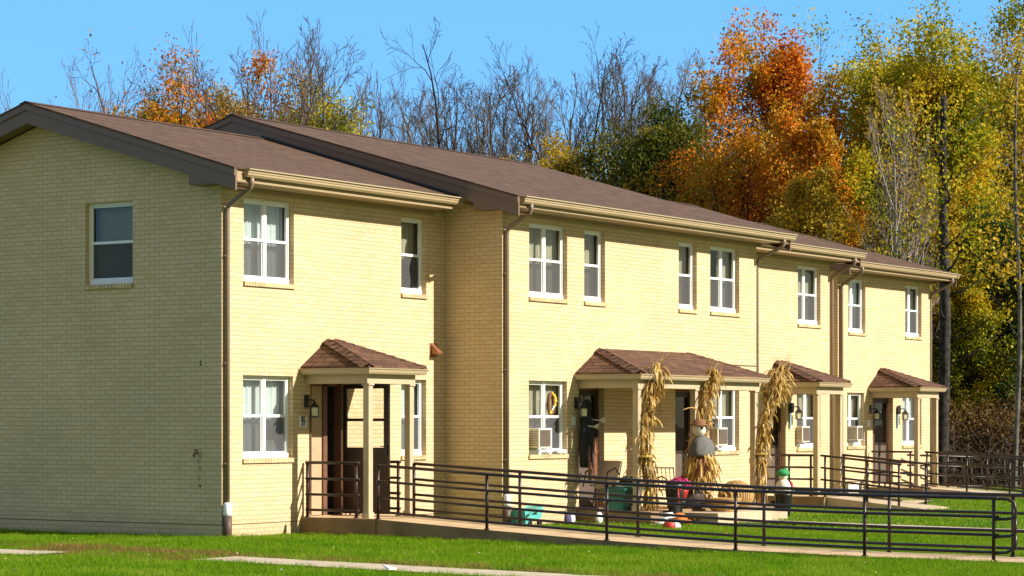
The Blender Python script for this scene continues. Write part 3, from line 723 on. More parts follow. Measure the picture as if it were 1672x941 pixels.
# ------------------------------------------------------------------ railings
def railing(path, posts, label, h=.85, group='dark pipe railings', loops=0, r=.022, extra=None):
    """path: polyline (x,y,zbase); posts: list of indices/points on it"""
    root = empty('ramp_railing', path[0], label, 'railing', group)
    for (x, y, z) in posts:
        b = MB(); b.tube([(x, y, z - .02), (x, y, z + h)], r * 1.12, 8); b.lathe((x, y, z), [(r * 2, 0), (r * 2, .012), (r * 1.3, .02)], 8); b.build('post', M['rail'], root, smooth=True)
    for k, hh in enumerate((h, .60 * h / .85, .355 * h / .85, .115)):
        b = MB(); b.tube([(x, y, z + hh) for (x, y, z) in path], r * (1.1 if k == 0 else .95), 8); b.build('rail', M['rail'], root, smooth=True)
    if extra:
        b = MB()
        for pth in extra: b.tube(pth, r, 8)
        b.build('end_loop', M['rail'], root, smooth=True)
    return root
PN = [-1.45, -3.45, -5.52, -7.6, -9.55, -11.38]
hts = .85
near = [(1.95, y, rz(y)) for y in PN]
def hh(y): return .85 - .06 * min(1, max(0, (-y - 1.4) / 8))
nb = railing(near + [(1.95, -11.45, rz(-11.4))], near, 'long dark pipe railing on the near side of the ramp from the first porch', h=.82,
    extra=[[(1.95, -11.4, .745), (1.97, -11.55, .74), (2.0, -11.64, .70), (2.0, -11.66, .60), (2.0, -11.66, .50), (1.98, -11.55, .48), (1.95, -11.4, .475)],
           [(2.0, -11.66, .5), (2.0, -11.66, .30), (1.99, -11.6, .26), (1.95, -11.4, .245)], [(2.0, -11.66, .30), (2.0, -11.66, .1), (1.97, -11.55, .045), (1.95, -11.4, .035)]])
PF = [-1.32, -3.3, -5.38, -7.46, -9.4, -11.2]
far = [(3.07, y, rz(y) if y < -1.45 else .262) for y in PF]
railing(far + [(3.07, -12.4, rz(-12.4)), (3.07, -14.0, rz(-14))], far + [(3.07, -13.3, rz(-13.3))], 'long dark pipe railing on the far side of the ramp from the first porch', h=.83)
railing([(1.97, -.04, .262), (1.97, -1.08, .262)], [(1.97, -.07, .262), (1.97, -1.02, .262)], 'short dark railing closing the left side of the first porch')
railing([(3.2, -.96, .262), (3.2, -.1, .262)], [(3.2, -.92, .262), (3.2, -.12, .262)], 'short dark railing behind the open storm door of the first porch')
railing([(17.55, -.04, .21), (17.55, -1.1, .21)], [(17.55, -.55, .21), (17.55, -1.05, .21)], 'short dark railing on the left side of the third porch')
railing([(17.5, -1.3, .21), (17.5, -3.1, .04)], [(17.5, -1.4, .2), (17.5, -2.35, .11), (17.5, -3.05, .04)], 'near dark railing of the short ramp from the third porch')
railing([(18.72, -1.2, .21), (18.72, -3.2, .03)], [(18.72, -1.25, .21), (18.72, -2.3, .1), (18.72, -3.1, .04)], 'far dark railing of the short ramp from the third porch')
railing([(25.15, 1.1, .2), (25.15, .05, .2)], [(25.15, .9, .2), (25.15, .1, .2)], 'short dark railing on the left side of the last porch')
railing([(25.2, -.25, .2), (25.2, -2.4, .06), (25.2, -3.0, .03)], [(25.2, -.3, .2), (25.2, -1.3, .13), (25.2, -2.35, .07)], 'near dark railing of the ramp from the last porch')
railing([(26.42, -.2, .2), (26.42, -2.2, .08), (26.42, -2.9, .03)], [(26.42, -.3, .2), (26.42, -1.3, .13), (26.42, -2.2, .08), (26.42, -2.85, .03)], 'far dark railing of the ramp from the last porch, against the trees')
railing([(27.0, 1.0, .1), (30.5, .2, .0), (33.5, -.4, .0)], [(28.9, .6, .03), (31.0, .1, 0), (33.4, -.4, 0)], 'low dark railing running out to the trees beyond the building')
# ------------------------------------------------------------------ vegetation
FW = Vector((.8355, .5494)); RT = Vector((.5494, -.8355)); FPX = 3945.
def spot(px, depth):
    """ground point seen at photo column px at this distance"""
    x = (px - 836) / FPX * depth
    return CAM.x + FW.x * depth + RT.x * x, CAM.y + FW.y * depth + RT.y * x
def height(py, depth): return CAM.z + (692 - py) / FPX * depth
def raw_mesh(name, co, faces_k, mats, matidx=None, smooth=False):
    """co (N,3) ; faces_k: array (F,k) of vertex ids"""
    me = bpy.data.meshes.new(name); F, k = faces_k.shape
    me.vertices.add(len(co)); me.vertices.foreach_set('co', co.astype(np.float32).ravel())
    me.loops.add(F * k); me.loops.foreach_set('vertex_index', faces_k.astype(np.int32).ravel())
    me.polygons.add(F); me.polygons.foreach_set('loop_start', np.arange(0, F * k, k, dtype=np.int32)); 
    me.polygons.foreach_set('loop_total', np.full(F, k, dtype=np.int32))
    if smooth: me.polygons.foreach_set('use_smooth', np.ones(F, dtype=bool))
    for m in mats: me.materials.append(m)
    me.update(calc_edges=True); me.validate(); return me
def tubes_mesh(name, segs, mat, k=4):
    """segs: list of (p0,p1,r0,r1)"""
    A = np.array([(*s[0], *s[1], s[2], s[3]) for s in segs], dtype=np.float64); n = len(A)
    p0, p1, r0, r1 = A[:, :3], A[:, 3:6], A[:, 6], A[:, 7]
    d = p1 - p0; d /= np.linalg.norm(d, axis=1, keepdims=True) + 1e-9
    h = np.where(np.abs(d[:, 2:3]) < .9, np.array([[0, 0, 1.]]), np.array([[1., 0, 0]]))
    x = np.cross(h, d); x /= np.linalg.norm(x, axis=1, keepdims=True); y = np.cross(d, x)
    co = np.zeros((n, 2, k, 3))
    for j in range(k):
        t = 2 * math.pi * j / k; o = x * math.cos(t) + y * math.sin(t)
        co[:, 0, j] = p0 + o * r0[:, None]; co[:, 1, j] = p1 + d * (r1 * .3)[:, None] + o * r1[:, None]
    base = (np.arange(n) * 2 * k)[:, None]
    f = np.concatenate([np.stack([base[:, 0] + j, base[:, 0] + (j + 1) % k, base[:, 0] + k + (j + 1) % k, base[:, 0] + k + j], 1) for j in range(k)])
    return raw_mesh(name, co.reshape(-1, 3), f, [mat], smooth=True)
def leaves_mesh(name, pts, size, mat, rng, flat=.0, drop=0.):
    """one pointed leaf (4 corners) at each point"""
    n = len(pts); a = rng.normal(size=(n, 3)); a[:, 2] = a[:, 2] * (1 - flat) - drop; a /= np.linalg.norm(a, axis=1, keepdims=True)
    b = rng.normal(size=(n, 3)); b -= (b * a).sum(1, keepdims=True) * a; b /= np.linalg.norm(b, axis=1, keepdims=True)
    s = size * rng.uniform(.6, 1.35, n)[:, None]; w = s * rng.uniform(.32, .5, n)[:, None]; c3 = np.cross(a, b) * s * .18
    co = np.stack([pts - a * s * .6, pts + b * w + c3, pts + a * s * .75, pts - b * w + c3], 1).reshape(-1, 3)
    f = np.arange(n * 4).reshape(n, 4); return raw_mesh(name, co, f, [mat])

def grow(seed, H=1., levels=4, trunk=.28, nkids=(11, 7, 5, 3), ang=(34, 34, 36, 40), up=(.5, .3, .2, .1), lean=.05, r0=.012, wig=.075, minr=.00075, fork=0, fl=.5, shape=None, ratio=(.5, .5, .52, .55)):
    """unit-height skeleton: returns trunk segments, branch segments, twig tips. Radii relative to height"""
    rn = random.Random(seed); big = []; small = []; tips = []
    def branch(p, d, L, r, lv):
        n = 9 if lv == 0 else (7 if lv == 1 else (5 if lv == 2 else 3)); q = [p.copy()]; rs = [r]
        for i in range(n):
            w = wig * (1 + .5 * lv) * (.5 if lv == 0 else 1)
            d = (d + Vector((rn.gauss(0, w), rn.gauss(0, w), rn.gauss(0, w) + up[min(lv, 3)] * .35))).normalized()
            p = p + d * (L / n); q.append(p.copy()); rs.append(max(minr, r * (1 - .82 * (i + 1) / n)))
        for i in range(n): (big if lv <= 1 else small).append((q[i], q[i + 1], rs[i], rs[i + 1]))
        if lv >= levels: tips.append(q[-1]); tips.append(q[-2]); return
        if lv >= 2: tips.append(q[-1])
        k = nkids[lv] + rn.choice((-1, 0, 1)) if nkids[lv] > 2 else nkids[lv]
        az = rn.random() * 6.28
        for j in range(k):
            f = (trunk + (1 - trunk) * (j + .3) / k) if lv == 0 else (.22 + .78 * (j + rn.random() * .6) / k)
            f = min(.98, f); x = f * n; i = min(n - 1, int(x)); pp = q[i].lerp(q[i + 1], x - i); rr = rs[i] * .62
            dd = (q[i + 1] - q[i]).normalized(); az += 2.4 + rn.gauss(0, .4)
            s = dd.orthogonal().normalized(); s2 = dd.cross(s)
            a = R(ang[lv] + rn.gauss(0, 7)); o = s * math.cos(az) + s2 * math.sin(az)
            nd = dd * math.cos(a) + o * math.sin(a)
            l = L * ratio[lv] * (1.05 - .55 * f) * rn.uniform(.75, 1.2)
            if lv == 0: l = ratio[0] * (1.1 - .75 * f) * rn.uniform(.7, 1.15)
            if lv == 0 and shape: g = (f - trunk) / (1 - trunk); l = ratio[0] * max(.30, math.sin(math.pi * min(.96, .2 + .8 * g))) ** .8 * rn.uniform(.65, 1.2)
            branch(pp, nd, l, max(minr, min(rr, l * .022)), lv + 1)
    branch(Vector((0, 0, -.02)), Vector((rn.gauss(0, lean), rn.gauss(0, lean), 1)).normalized(), .92 if not fork else fl, r0, 0)
    if fork:
        p, r = big[8][1], big[8][3]
        for j in range(fork):
            t = 6.28 * j / fork + rn.random(); dd = Vector((math.cos(t) * .5, math.sin(t) * .5, 1)).normalized()
            branch(p, dd, (.98 - fl) * rn.uniform(.8, 1.1), r * 1.0 + r0 * .33, 1)
    zmax = max(t.z for t in tips); sc = 1 / zmax
    f = lambda S: [(a * sc, b * sc, c, d) for a, b, c, d in S]
    return f(big), f(small), [t * sc for t in tips]

BARE = []
for i, kw in enumerate([dict(trunk=.60, nkids=(10, 6, 5, 2), ang=(40, 32, 30, 28)), dict(trunk=.55, ang=(50, 36, 32, 30), nkids=(9, 7, 5, 2)),
        dict(trunk=.55, ang=(32, 30, 28, 28), nkids=(10, 6, 5, 2), up=(.5, .5, .4, .3)), dict(trunk=.9, fork=2, fl=.52, nkids=(0, 6, 5, 3), wig=.09, ang=(46, 44, 38, 34)),
        dict(trunk=.9, fork=4, fl=.50, ang=(33, 26, 26, 26), nkids=(0, 9, 6, 2), up=(.5, .42, .42, .35)), dict(trunk=.9, fork=3, fl=.56, nkids=(0, 8, 6, 2), ang=(35, 36, 32, 30), up=(.5, .3, .2, .1)),
        dict(trunk=.3, nkids=(11, 6, 5, 2), ang=(28, 28, 26, 26), up=(.5, .5, .4, .3), ratio=(.5, .5, .5, .5)), dict(trunk=.2, ang=(30, 26, 26, 26), nkids=(12, 6, 5, 2), ratio=(.5, .5, .5, .5))]):
    kw.setdefault('ratio', (.36, .5, .55, .6)); kw.setdefault('wig', .055); kw['minr'] = .0005
    BARE.append(grow(100 + i, **kw))
bare_meshes = {}
def obj_at(name, me, parent):
    o = bpy.data.objects.new(name, me); C.collection.objects.link(o); o.parent = parent; return o
def bare_tree(var, px, top, depth, label, bark='bark', rot=0., wide=1., leaves=None, group='bare trees behind the roof'):
    x, y = spot(px, depth); h = height(top, depth) + .1
    key = (var, bark)
    if key not in bare_meshes:
        bg_, sm, tp = BARE[var]; 
        bare_meshes[key] = (tubes_mesh('trunk', bg_, M[bark], 6), tubes_mesh('twigs', sm, M[bark], 3))
    root = empty('bare_tree', (x, y, -.1), label, 'tree', group)
    root.scale = (h * wide, h * wide, h); root.rotation_euler = (0, 0, rot)
    obj_at('trunk', bare_meshes[key][0], root); obj_at('twigs', bare_meshes[key][1], root)
    if leaves:
        mat, n, size, zlo = leaves; rng = np.random.default_rng(int(px)); tp = np.array([tuple(t) for t in BARE[var][2]]); tp = tp[tp[:, 2] > zlo]
        P = tp[rng.integers(0, len(tp), n)] + rng.normal(size=(n, 3)) * .02
        obj_at('crown', leaves_mesh('crown', P, size / h, M[mat], rng), root)
    return root
M['lf_orange'] = leaf_mat('orange_leaves', [(.12, .11, .015), (.46, .30, .02), (.66, .29, .016), (.64, .18, .012), (.44, .09, .012)])
M['lf_rust'] = leaf_mat('rust_leaves', [(.12, .10, .02), (.42, .22, .02), (.50, .15, .02), (.40, .08, .018), (.25, .05, .015)])
M['lf_gold'] = leaf_mat('golden_leaves', [(.13, .13, .015), (.34, .25, .018), (.52, .33, .02), (.58, .38, .03), (.42, .22, .02)])
M['lf_lime'] = leaf_mat('yellow_green_leaves', [(.06, .10, .010), (.17, .21, .012), (.40, .37, .014), (.62, .48, .018), (.62, .34, .02)])
M['lf_olive'] = leaf_mat('olive_leaves', [(.035, .055, .010), (.075, .10, .014), (.15, .15, .015), (.28, .20, .02)])
M['lf_green'] = leaf_mat('deep_green_leaves', [(.02, .045, .008), (.045, .09, .012), (.09, .14, .015), (.26, .24, .02)])
M['lf_brown'] = leaf_mat('brown_leaves', [(.03, .02, .01), (.08, .048, .018), (.17, .10, .03), (.30, .19, .06)], 1.2)
M['lf_dark'] = leaf_mat('shaded_wood_leaves', [(.018, .02, .007), (.035, .035, .01), (.07, .055, .014), (.14, .09, .018)])  # colours darkened to put shade into the gaps between nearer crowns
FOL = []
for i, kw in enumerate([dict(trunk=.22, nkids=(16, 7, 4, 2), ang=(48, 40, 40, 40), ratio=(.42, .5, .5, .5), levels=3, r0=.015, shape=1, up=(.5, .45, .3, .2)), dict(trunk=.28, nkids=(14, 8, 4, 2), ang=(40, 38, 40, 40), ratio=(.5, .5, .5, .5), levels=3, r0=.017, shape=1, up=(.5, .5, .3, .2)),
        dict(trunk=.18, nkids=(18, 7, 4, 2), ang=(55, 40, 42, 40), ratio=(.38, .5, .5, .5), levels=3, r0=.014, shape=1, up=(.4, .3, .2, .1)), dict(trunk=.3, fork=3, nkids=(8, 8, 5, 2), levels=3, r0=.017, fl=.42)]):
    FOL.append(grow(300 + i, **kw))
fol_meshes = {}
def leafy_tree(var, px, top, depth, width, mat, label, bark='darkbark', rot=0., n=16000, size=.10, spread=.022, seed=0, group='autumn trees behind the building', dens=1., gap=.25):
    x, y = spot(px, depth); h = height(top, depth) + .1
    root = empty('autumn_tree', (x, y, -.1), label, 'tree', group)
    tp = np.array([tuple(t) for t in FOL[var][2]]); ext = np.percentile(np.abs(tp[:, :2]), 92) * 2 + spread * 2
    wm = width * 1.22 / FPX * depth; sx = wm / ext
    root.scale = (sx, sx, h); root.rotation_euler = (0, 0, rot)
    key = (var, bark)
    if key not in fol_meshes: fol_meshes[key] = tubes_mesh('trunk', FOL[var][0] + FOL[var][1], M[bark], 5)
    obj_at('trunk', fol_meshes[key], root)
    rng = np.random.default_rng(int(px * 7 + seed)); n = int(n * 1.35)
    # drop some twigs altogether so that gaps open in the crown, load others heavily
    wgt = rng.gamma(.7, 1., len(tp)); wgt[rng.random(len(tp)) < gap] = 0; wgt /= wgt.sum()
    c = tp[rng.choice(len(tp), n, p=wgt)]
    off = np.clip(rng.normal(size=(n, 3)), -1.7, 1.7) * spread * .8; off[:, :2] *= 1.0 / max(.25, sx / h); 
    P = (c + off) * np.array([sx, sx, h])
    me = leaves_mesh('crown', P, size * .86, M[mat], rng)
    o = obj_at('crown', me, root); o.matrix_parent_inverse = __import__('mathutils').Matrix.Diagonal((1 / sx, 1 / sx, 1 / h, 1))
    return root

EXTRA = 1
# far row of bare trees along the skyline (photo column, top row, distance)
bt = bare_tree
bt(4, 118, 84, 98, 'small pale bare tree rising alone above the left end of the roof', 'bronzebark', .3, .9)
bt(2, 20, 165, 105, 'tiny bare treetop at the far left edge beside the roof peak', 'bronzebark', 1.3, .8)
bt(3, 228, 58, 92, 'bare tree with a few red leaves, right of the lone pale one', 'bark', .9, .9, ('lf_rust', 170, .10, .7))
bt(0, 305, 78, 96, 'bare tree with thin reddish twigs above the orange and gold crown', 'bronzebark', 2.2, 1., ('lf_rust', 500, .10, .5))
bt(4, 435, 6, 88, 'tallest bare tree on the left, its fan of dark limbs above the second ridge', 'bark', 0.4, .92)
bt(0, 395, 62, 92, 'bare tree just left of the tallest bare one', 'bark', 4.1, .7)
bt(2, 480, 30, 93, 'slender bare tree close on the right of the tallest bare one', 'bark', 3.7, .8)
bt(1, 562, 62, 90, 'wide bare tree above the low yellow green crown', 'bark', 1.9, .85)
bt(2, 610, 118, 98, 'faint bare tree between the wide one and the forked one', 'bronzebark', .2, .9)
bt(4, 652, 132, 100, 'low faint bare tree left of the forked one', 'bronzebark', 5.0, .8)
bt(3, 732, 44, 86, 'forked bare tree with few long limbs standing out above the ridge', 'darkbark', 2.6, .9)
bt(0, 700, 140, 97, 'small bare tree under the forked one', 'bark', 3.3, .9)
bt(4, 770, 118, 95, 'dense bare tree right of the forked one', 'bark', 1.1, 1.)
bt(1, 815, 96, 98, 'dense grey bare tree in the middle of the skyline', 'bark', 0.7, .9)
bt(4, 858, 108, 93, 'dark many stemmed bare tree in the middle of the skyline', 'darkbark', 2.9, .9)
bt(2, 895, 118, 99, 'thin bare tree left of the flat topped one', 'bark', 4.4, 1.)
bt(5, 945, 46, 86, 'flat topped bare tree with spreading dark crown', 'darkbark', 1.0, .85)
bt(1, 985, 120, 98, 'pale bare tree behind the flat topped one', 'bronzebark', 5.4, .8)
bt(0, 1032, 66, 90, 'upright bare tree right of the flat topped one', 'bark', 2.0, .8)
bt(2, 1080, 96, 92, 'bare tree above the dark green crown', 'bark', 0.1, .95)
bt(4, 1130, 84, 92, 'bare tree left of the big orange crown', 'bronzebark', 3.0, .8)
bt(1, 1180, 70, 90, 'spreading bare tree touching the big orange crown', 'bronzebark', 1.6, .75)
bt(3, 1195, 140, 84, 'bare dark limbed tree in front of the orange leaves', 'darkbark', 4.0, .7)
for i, (v, px, top, d, w, l) in enumerate([(0, 668, 120, 94, .9, 'low bare tree close left of the forked one'), (5, 752, 92, 93, .8, 'bare tree in the gap right of the forked one'),
    (1, 790, 128, 96, .9, 'thin bare tree left of the dense grey one'), (4, 838, 120, 91, .8, 'bare tree squeezed between the dense grey and dark ones'), (0, 878, 100, 97, .9, 'bare tree behind the dark many stemmed one'),
    (5, 912, 84, 94, .8, 'bare tree reaching up left of the flat topped one'), (2, 968, 88, 95, 1., 'slim bare tree close right of the flat topped one'), (1, 1008, 92, 94, .8, 'bare tree left of the upright one'),
    (4, 1056, 104, 95, .8, 'bare tree right behind the upright one'), (0, 1105, 110, 94, .9, 'bare tree above the right side of the dark olive crown'), (5, 1152, 96, 90, .8, 'bare tree close left of the orange leaves'),
    (4, 590, 96, 95, .8, 'bare tree right of the wide one above the second ridge'), (2, 535, 110, 95, .9, 'bare tree rising out of the low rounded yellow green crown'), (1, 345, 100, 95, .8, 'bare limbs over the golden tree on the left')]):
    bt(v, px, top, d, l, 'bark' if i % 3 else 'bronzebark', i * 1.7, w)
lt = leafy_tree
lt(1, 318, 95, 90, 190, 'lf_orange', 'orange and gold leafed tree behind the first roof on the left', gap=.1, n=26000, size=.10, spread=.02, rot=.5)
lt(2, 372, 150, 94, 110, 'lf_gold', 'golden tree right of the orange and gold one on the left', gap=.1, n=18000, size=.10, rot=1.5)
lt(0, 258, 150, 92, 110, 'lf_olive', 'low olive tree under the orange leaves on the left', gap=.1, n=11000, size=.10)
lt(0, 525, 150, 92, 170, 'lf_lime', 'low rounded yellow green tree above the second ridge', n=30000, size=.10, spread=.032, gap=.0)
lt(2, 470, 172, 95, 90, 'lf_orange', 'small orange tree left of the low rounded yellow green one', n=9000, size=.10)
lt(0, 915, 232, 84, 110, 'lf_gold', 'low golden tree over the ridge of the second block', n=18000, size=.09, spread=.026)
lt(3, 980, 238, 86, 100, 'lf_lime', 'low yellow green tree right of the low golden one', n=18000, size=.09, spread=.026)
lt(0, 1095, 178, 82, 150, 'lf_olive', 'dark olive tree between the bare trees and the orange one', n=34000, size=.10, spread=.03, gap=.05)
lt(0, 1150, 238, 78, 120, 'lf_orange', 'low orange tree in front of the dark olive one', n=9000, size=.09, rot=.7)
lt(0, 1258, 34, 76, 165, 'lf_orange', 'big bright orange tree tallest of the orange ones', n=30000, size=.10, rot=1.2, spread=.02)
lt(1, 1205, 150, 74, 125, 'lf_orange', 'rust orange tree with a dark trunk, left of the big orange one', n=14000, size=.09, rot=2.4)
lt(2, 1300, 190, 72, 125, 'lf_orange', 'lower orange and gold tree right of the big orange one', n=17000, size=.09, rot=.3)
lt(3, 1372, 34, 80, 175, 'lf_lime', 'tall green and yellow tree right of the big orange one', n=38000, size=.10, rot=.8, spread=.026)
lt(0, 1440, 90, 84, 120, 'lf_olive', 'dark olive tree between the two tall yellow green ones', n=17000, size=.10, rot=2.0, spread=.026)
lt(2, 1335, 280, 70, 120, 'lf_gold', 'lower golden tree just above the third roof', n=14000, size=.085, rot=3.0)
lt(1, 1545, 14, 76, 205, 'lf_lime', 'tallest tree, bright yellow green, above the last roof', n=60000, size=.10, rot=.2, spread=.028, gap=.08)
lt(0, 1640, 84, 82, 150, 'lf_gold', 'tall golden tree at the right edge of the picture', n=22000, size=.10, rot=1.0, spread=.026)
lt(3, 1705, 60, 88, 170, 'lf_rust', 'rust red treetop cut by the right edge', n=15000, size=.10, rot=2.2, spread=.026)
lt(2, 1410, 250, 72, 130, 'lf_lime', 'lower lime tree behind the pale birch stems', n=14000, size=.085, rot=1.7)
lt(1, 1500, 300, 74, 140, 'lf_gold', 'lower golden tree right behind the last gutter', n=15000, size=.085, rot=.9)
lt(3, 1608, 330, 74, 170, 'lf_green', 'broad deep green tree right of the last block', n=26000, size=.09, rot=.4, spread=.03)
lt(2, 1585, 455, 72, 110, 'lf_lime', 'low yellow flecked green tree against the last downspout', n=15000, size=.08, rot=2.9, spread=.03)
lt(0, 1700, 380, 72, 150, 'lf_green', 'deep green tree behind the slim pale trunk', n=17000, size=.09, rot=2.9, spread=.03)
lt(1, 1760, 200, 78, 190, 'lf_lime', 'yellow green tree just beyond the right edge', n=14000, size=.10, rot=1.9, spread=.026)
# pale stems in front of the leaves, dark trunk and slim pale trunk beside the last block
bt(6, 1452, 140, 69, 'pale birch stem left of a close pair, thin brown twigs', 'palebark', .4, .75, ('lf_brown', 2200, .08, .3), 'pale birch stems')
bt(7, 1476, 118, 68.5, 'pale birch stem right of a close pair, thin brown twigs', 'palebark', 1.4, .7, ('lf_gold', 2000, .08, .3), 'pale birch stems')
bt(6, 1500, 190, 69.5, 'shorter pale birch beside the close pair', 'palebark', 2.5, .8, ('lf_brown', 1800, .08, .3), 'pale birch stems')
def pole_tree(px, by, r, top, label, bark, seed, mat):
    d = (CAM.z + .0) * FPX / (by - 692); x, y = spot(px, d); h = height(top, d)
    root = empty('forest_tree', (x, y, -.1), label, 'tree', 'tall trunks beside the last block'); rn = random.Random(seed)
    q = []; p = Vector((0, 0, 0)); n = 40
    for i in range(n + 1):
        q.append((p.x + .05 * math.sin(i * .16 + seed), p.y + .05 * math.cos(i * .2), h * i / n))
    b = MB(); b.tube([(x + a, y + c, z - .1) for a, c, z in q], [r * (1.25 if i == 0 else 1) * (1 - .55 * i / n) for i in range(n + 1)], 12)
    for k_ in range(len(b.v)):
        vx = Vector(b.v[k_]); ax = Vector((x, y, vx.z)); b.v[k_] = tuple(ax + (vx - ax) * rn.uniform(.92, 1.1))
    for i in range(12):
        z = h * (.25 + .7 * i / 12); t = rn.random() * 6.28; L = rn.uniform(.7, 1.8)
        pts = [(x + q[20][0], y + q[20][1], z)]; 
        for k in range(4): pts.append((pts[-1][0] + math.cos(t) * L / 4, pts[-1][1] + math.sin(t) * L / 4, pts[-1][2] + L * (.08 + .05 * k))); t += rn.gauss(0, .3)
        b.tube(pts, [r * .22, r * .17, r * .12, r * .08, .01], 6)
    b.build('trunk', M[bark], root, smooth=True)
    rng = np.random.default_rng(seed); P = np.stack([rng.normal(0, .75, 5000), rng.normal(0, .75, 5000), h * rng.uniform(.45, 1.02, 5000)], 1)
    cl = rng.normal(size=(70, 3)) * np.array([.8, .8, 0]) + np.stack([np.zeros(70), np.zeros(70), h * rng.uniform(.52, 1., 70)], 1)
    P = cl[rng.integers(0, 70, 1700)] + rng.normal(size=(1700, 3)) * .25
    obj_at('crown', leaves_mesh('crown', P, .085, M[mat], rng), root)
pole_tree(1541, 796.5, .185, 150, 'thick dark trunk standing right against the end of the last block', 'wetbark', 3, 'lf_lime')
pole_tree(1661, 801, .07, 120, 'slim pale mottled trunk at the right edge of the lawn', 'mottled', 5, 'lf_gold')

# tangled undergrowth below the trees and the mass of woods behind (uncountable)
rng = np.random.default_rng(11); rn = random.Random(11)
segs = []
for i in range(900):
    px = rn.uniform(1500, 1800); d = rn.uniform(66.5, 75); x, y = spot(px, d)
    if x < 30.2 and y > .5: x += 3
    a = rn.random() * 6.28; L = rn.uniform(.8, 2.6); p = Vector((x, y, -.1)); v = Vector((math.cos(a) * .4, math.sin(a) * .4, 1)).normalized()
    r = rn.uniform(.006, .014)
    for k in range(8):
        q = p + v * L / 8; segs.append((p, q, r, r)); p = q; v = (v + Vector((rn.gauss(0, .25), rn.gauss(0, .25), -.22 * (k > 2)))).normalized()
u = bpy.data.objects.new('undergrowth', tubes_mesh('undergrowth', segs, M['bark'], 3)); C.collection.objects.link(u)
n = 46000; cx = []
for i in range(520):
    px = rn.uniform(1490, 1830); d = rn.uniform(67.5, 77); x, y = spot(px, d); cx.append((x, y, rn.uniform(.1, 2.1 if px < 1700 else 2.6)))
cx = np.array(cx); P = cx[rng.integers(0, len(cx), n)] + rng.normal(size=(n, 3)) * np.array([.5, .5, .28])
P = P[(P[:, 2] > 0) & ~((P[:, 0] < 29.4) & (P[:, 1] > .6))]
lv = leaves_mesh('undergrowth', P, .07, M['lf_brown'], rng)
tag(u, kind='stuff')
o = bpy.data.objects.new('thicket', lv); C.collection.objects.link(o); tag(o, kind='stuff')
cx = []
for i in range(2600):
    px = rn.uniform(1010, 1880) if i % 5 else rn.uniform(-200, 1010); d = rn.uniform(100, 128); x, y = spot(px, d)
    top = np.interp(px, [-200, 200, 1000, 1080, 1180, 1400, 1900], [3, 3.5, 6.5, 8.5, 12, 15, 15]); cx.append((x, y, top * rn.random() ** .8))
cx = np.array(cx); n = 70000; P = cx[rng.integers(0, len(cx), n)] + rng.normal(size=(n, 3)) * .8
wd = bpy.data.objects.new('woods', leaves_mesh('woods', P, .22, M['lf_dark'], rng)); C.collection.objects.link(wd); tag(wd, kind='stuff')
segs = []
for i in range(260):
    px = rn.uniform(1000, 1880); d = rn.uniform(95, 125); x, y = spot(px, d); h = rn.uniform(7, 14); p = Vector((x, y, 0)); segs.append((p, p + Vector((rn.gauss(0, .4), rn.gauss(0, .4), h)), .12, .04))
wt = bpy.data.objects.new('woods', tubes_mesh('woods', segs, M['darkbark'], 5)); C.collection.objects.link(wt); tag(wt, kind='stuff')
# trees across the street, behind the camera: what the window panes reflect
for i, (x, y, h, v) in enumerate([(30, -78, 13, 0), (44, -84, 15, 1), (58, -92, 14, 2), (75, -95, 15, 4), (16, -88, 13, 5)]):
    key = (v, 'bark'); root = empty('bare_tree', (x, y, -.1), 'bare street tree across the road, %s of the row' % ('nearest', 'second', 'middle', 'fourth', 'westernmost')[i], 'tree', 'trees across the street')
    root.scale = (h, h, h); root.rotation_euler = (0, 0, i * 1.3); obj_at('trunk', bare_meshes[key][0] if key in bare_meshes else bare_meshes[(4, 'bark')][0], root); obj_at('twigs', bare_meshes[key][1] if key in bare_meshes else bare_meshes[(4, 'bark')][1], root)

# ------------------------------------------------------------------ grass
def grass_mat():
    m = bpy.data.materials.new('grass_blades'); m.use_nodes = True; t = m.node_tree; t.nodes.clear(); L = t.links.new
    out = N(t, 'ShaderNodeOutputMaterial'); geo = N(t, 'ShaderNodeNewGeometry'); at = N(t, 'ShaderNodeAttribute'); at.attribute_name = 'dry'
    n = N(t, 'ShaderNodeTexNoise', i_Scale=.8, i_Detail=4.); L(geo.outputs['Position'], n.inputs[0])
    a = N(t, 'ShaderNodeMath', operation='MULTIPLY_ADD'); L(n.outputs[0], a.inputs[0]); a.inputs[1].default_value = .9
    a2 = N(t, 'ShaderNodeMath', operation='MULTIPLY'); L(geo.outputs['Random Per Island'], a2.inputs[0]); a2.inputs[1].default_value = .38; L(a2.outputs[0], a.inputs[2])
    c = ramp(t, a.outputs[0], [(.2, (.05, .14, .006)), (.45, (.115, .25, .009)), (.7, (.19, .32, .014)), (.92, (.32, .38, .04))])
    dr = ramp(t, geo.outputs['Random Per Island'], [(.0, (.17, .09, .03)), (.5, (.36, .22, .08)), (.9, (.22, .20, .04))])
    mx = N(t, 'ShaderNodeMix', data_type='RGBA'); L(at.outputs['Fac'], mx.inputs[0]); L(c, mx.inputs[6]); L(dr, mx.inputs[7])
    df = N(t, 'ShaderNodeBsdfDiffuse'); L(mx.outputs[2], df.inputs[0]); tl = N(t, 'ShaderNodeBsdfTranslucent'); L(mx.outputs[2], tl.inputs[0])
    ms = N(t, 'ShaderNodeMixShader'); ms.inputs[0].default_value = .4; L(df.outputs[0], ms.inputs[1]); L(tl.outputs[0], ms.inputs[2]); L(ms.outputs[0], out.inputs[0]); return m
M['grass'] = grass_mat()
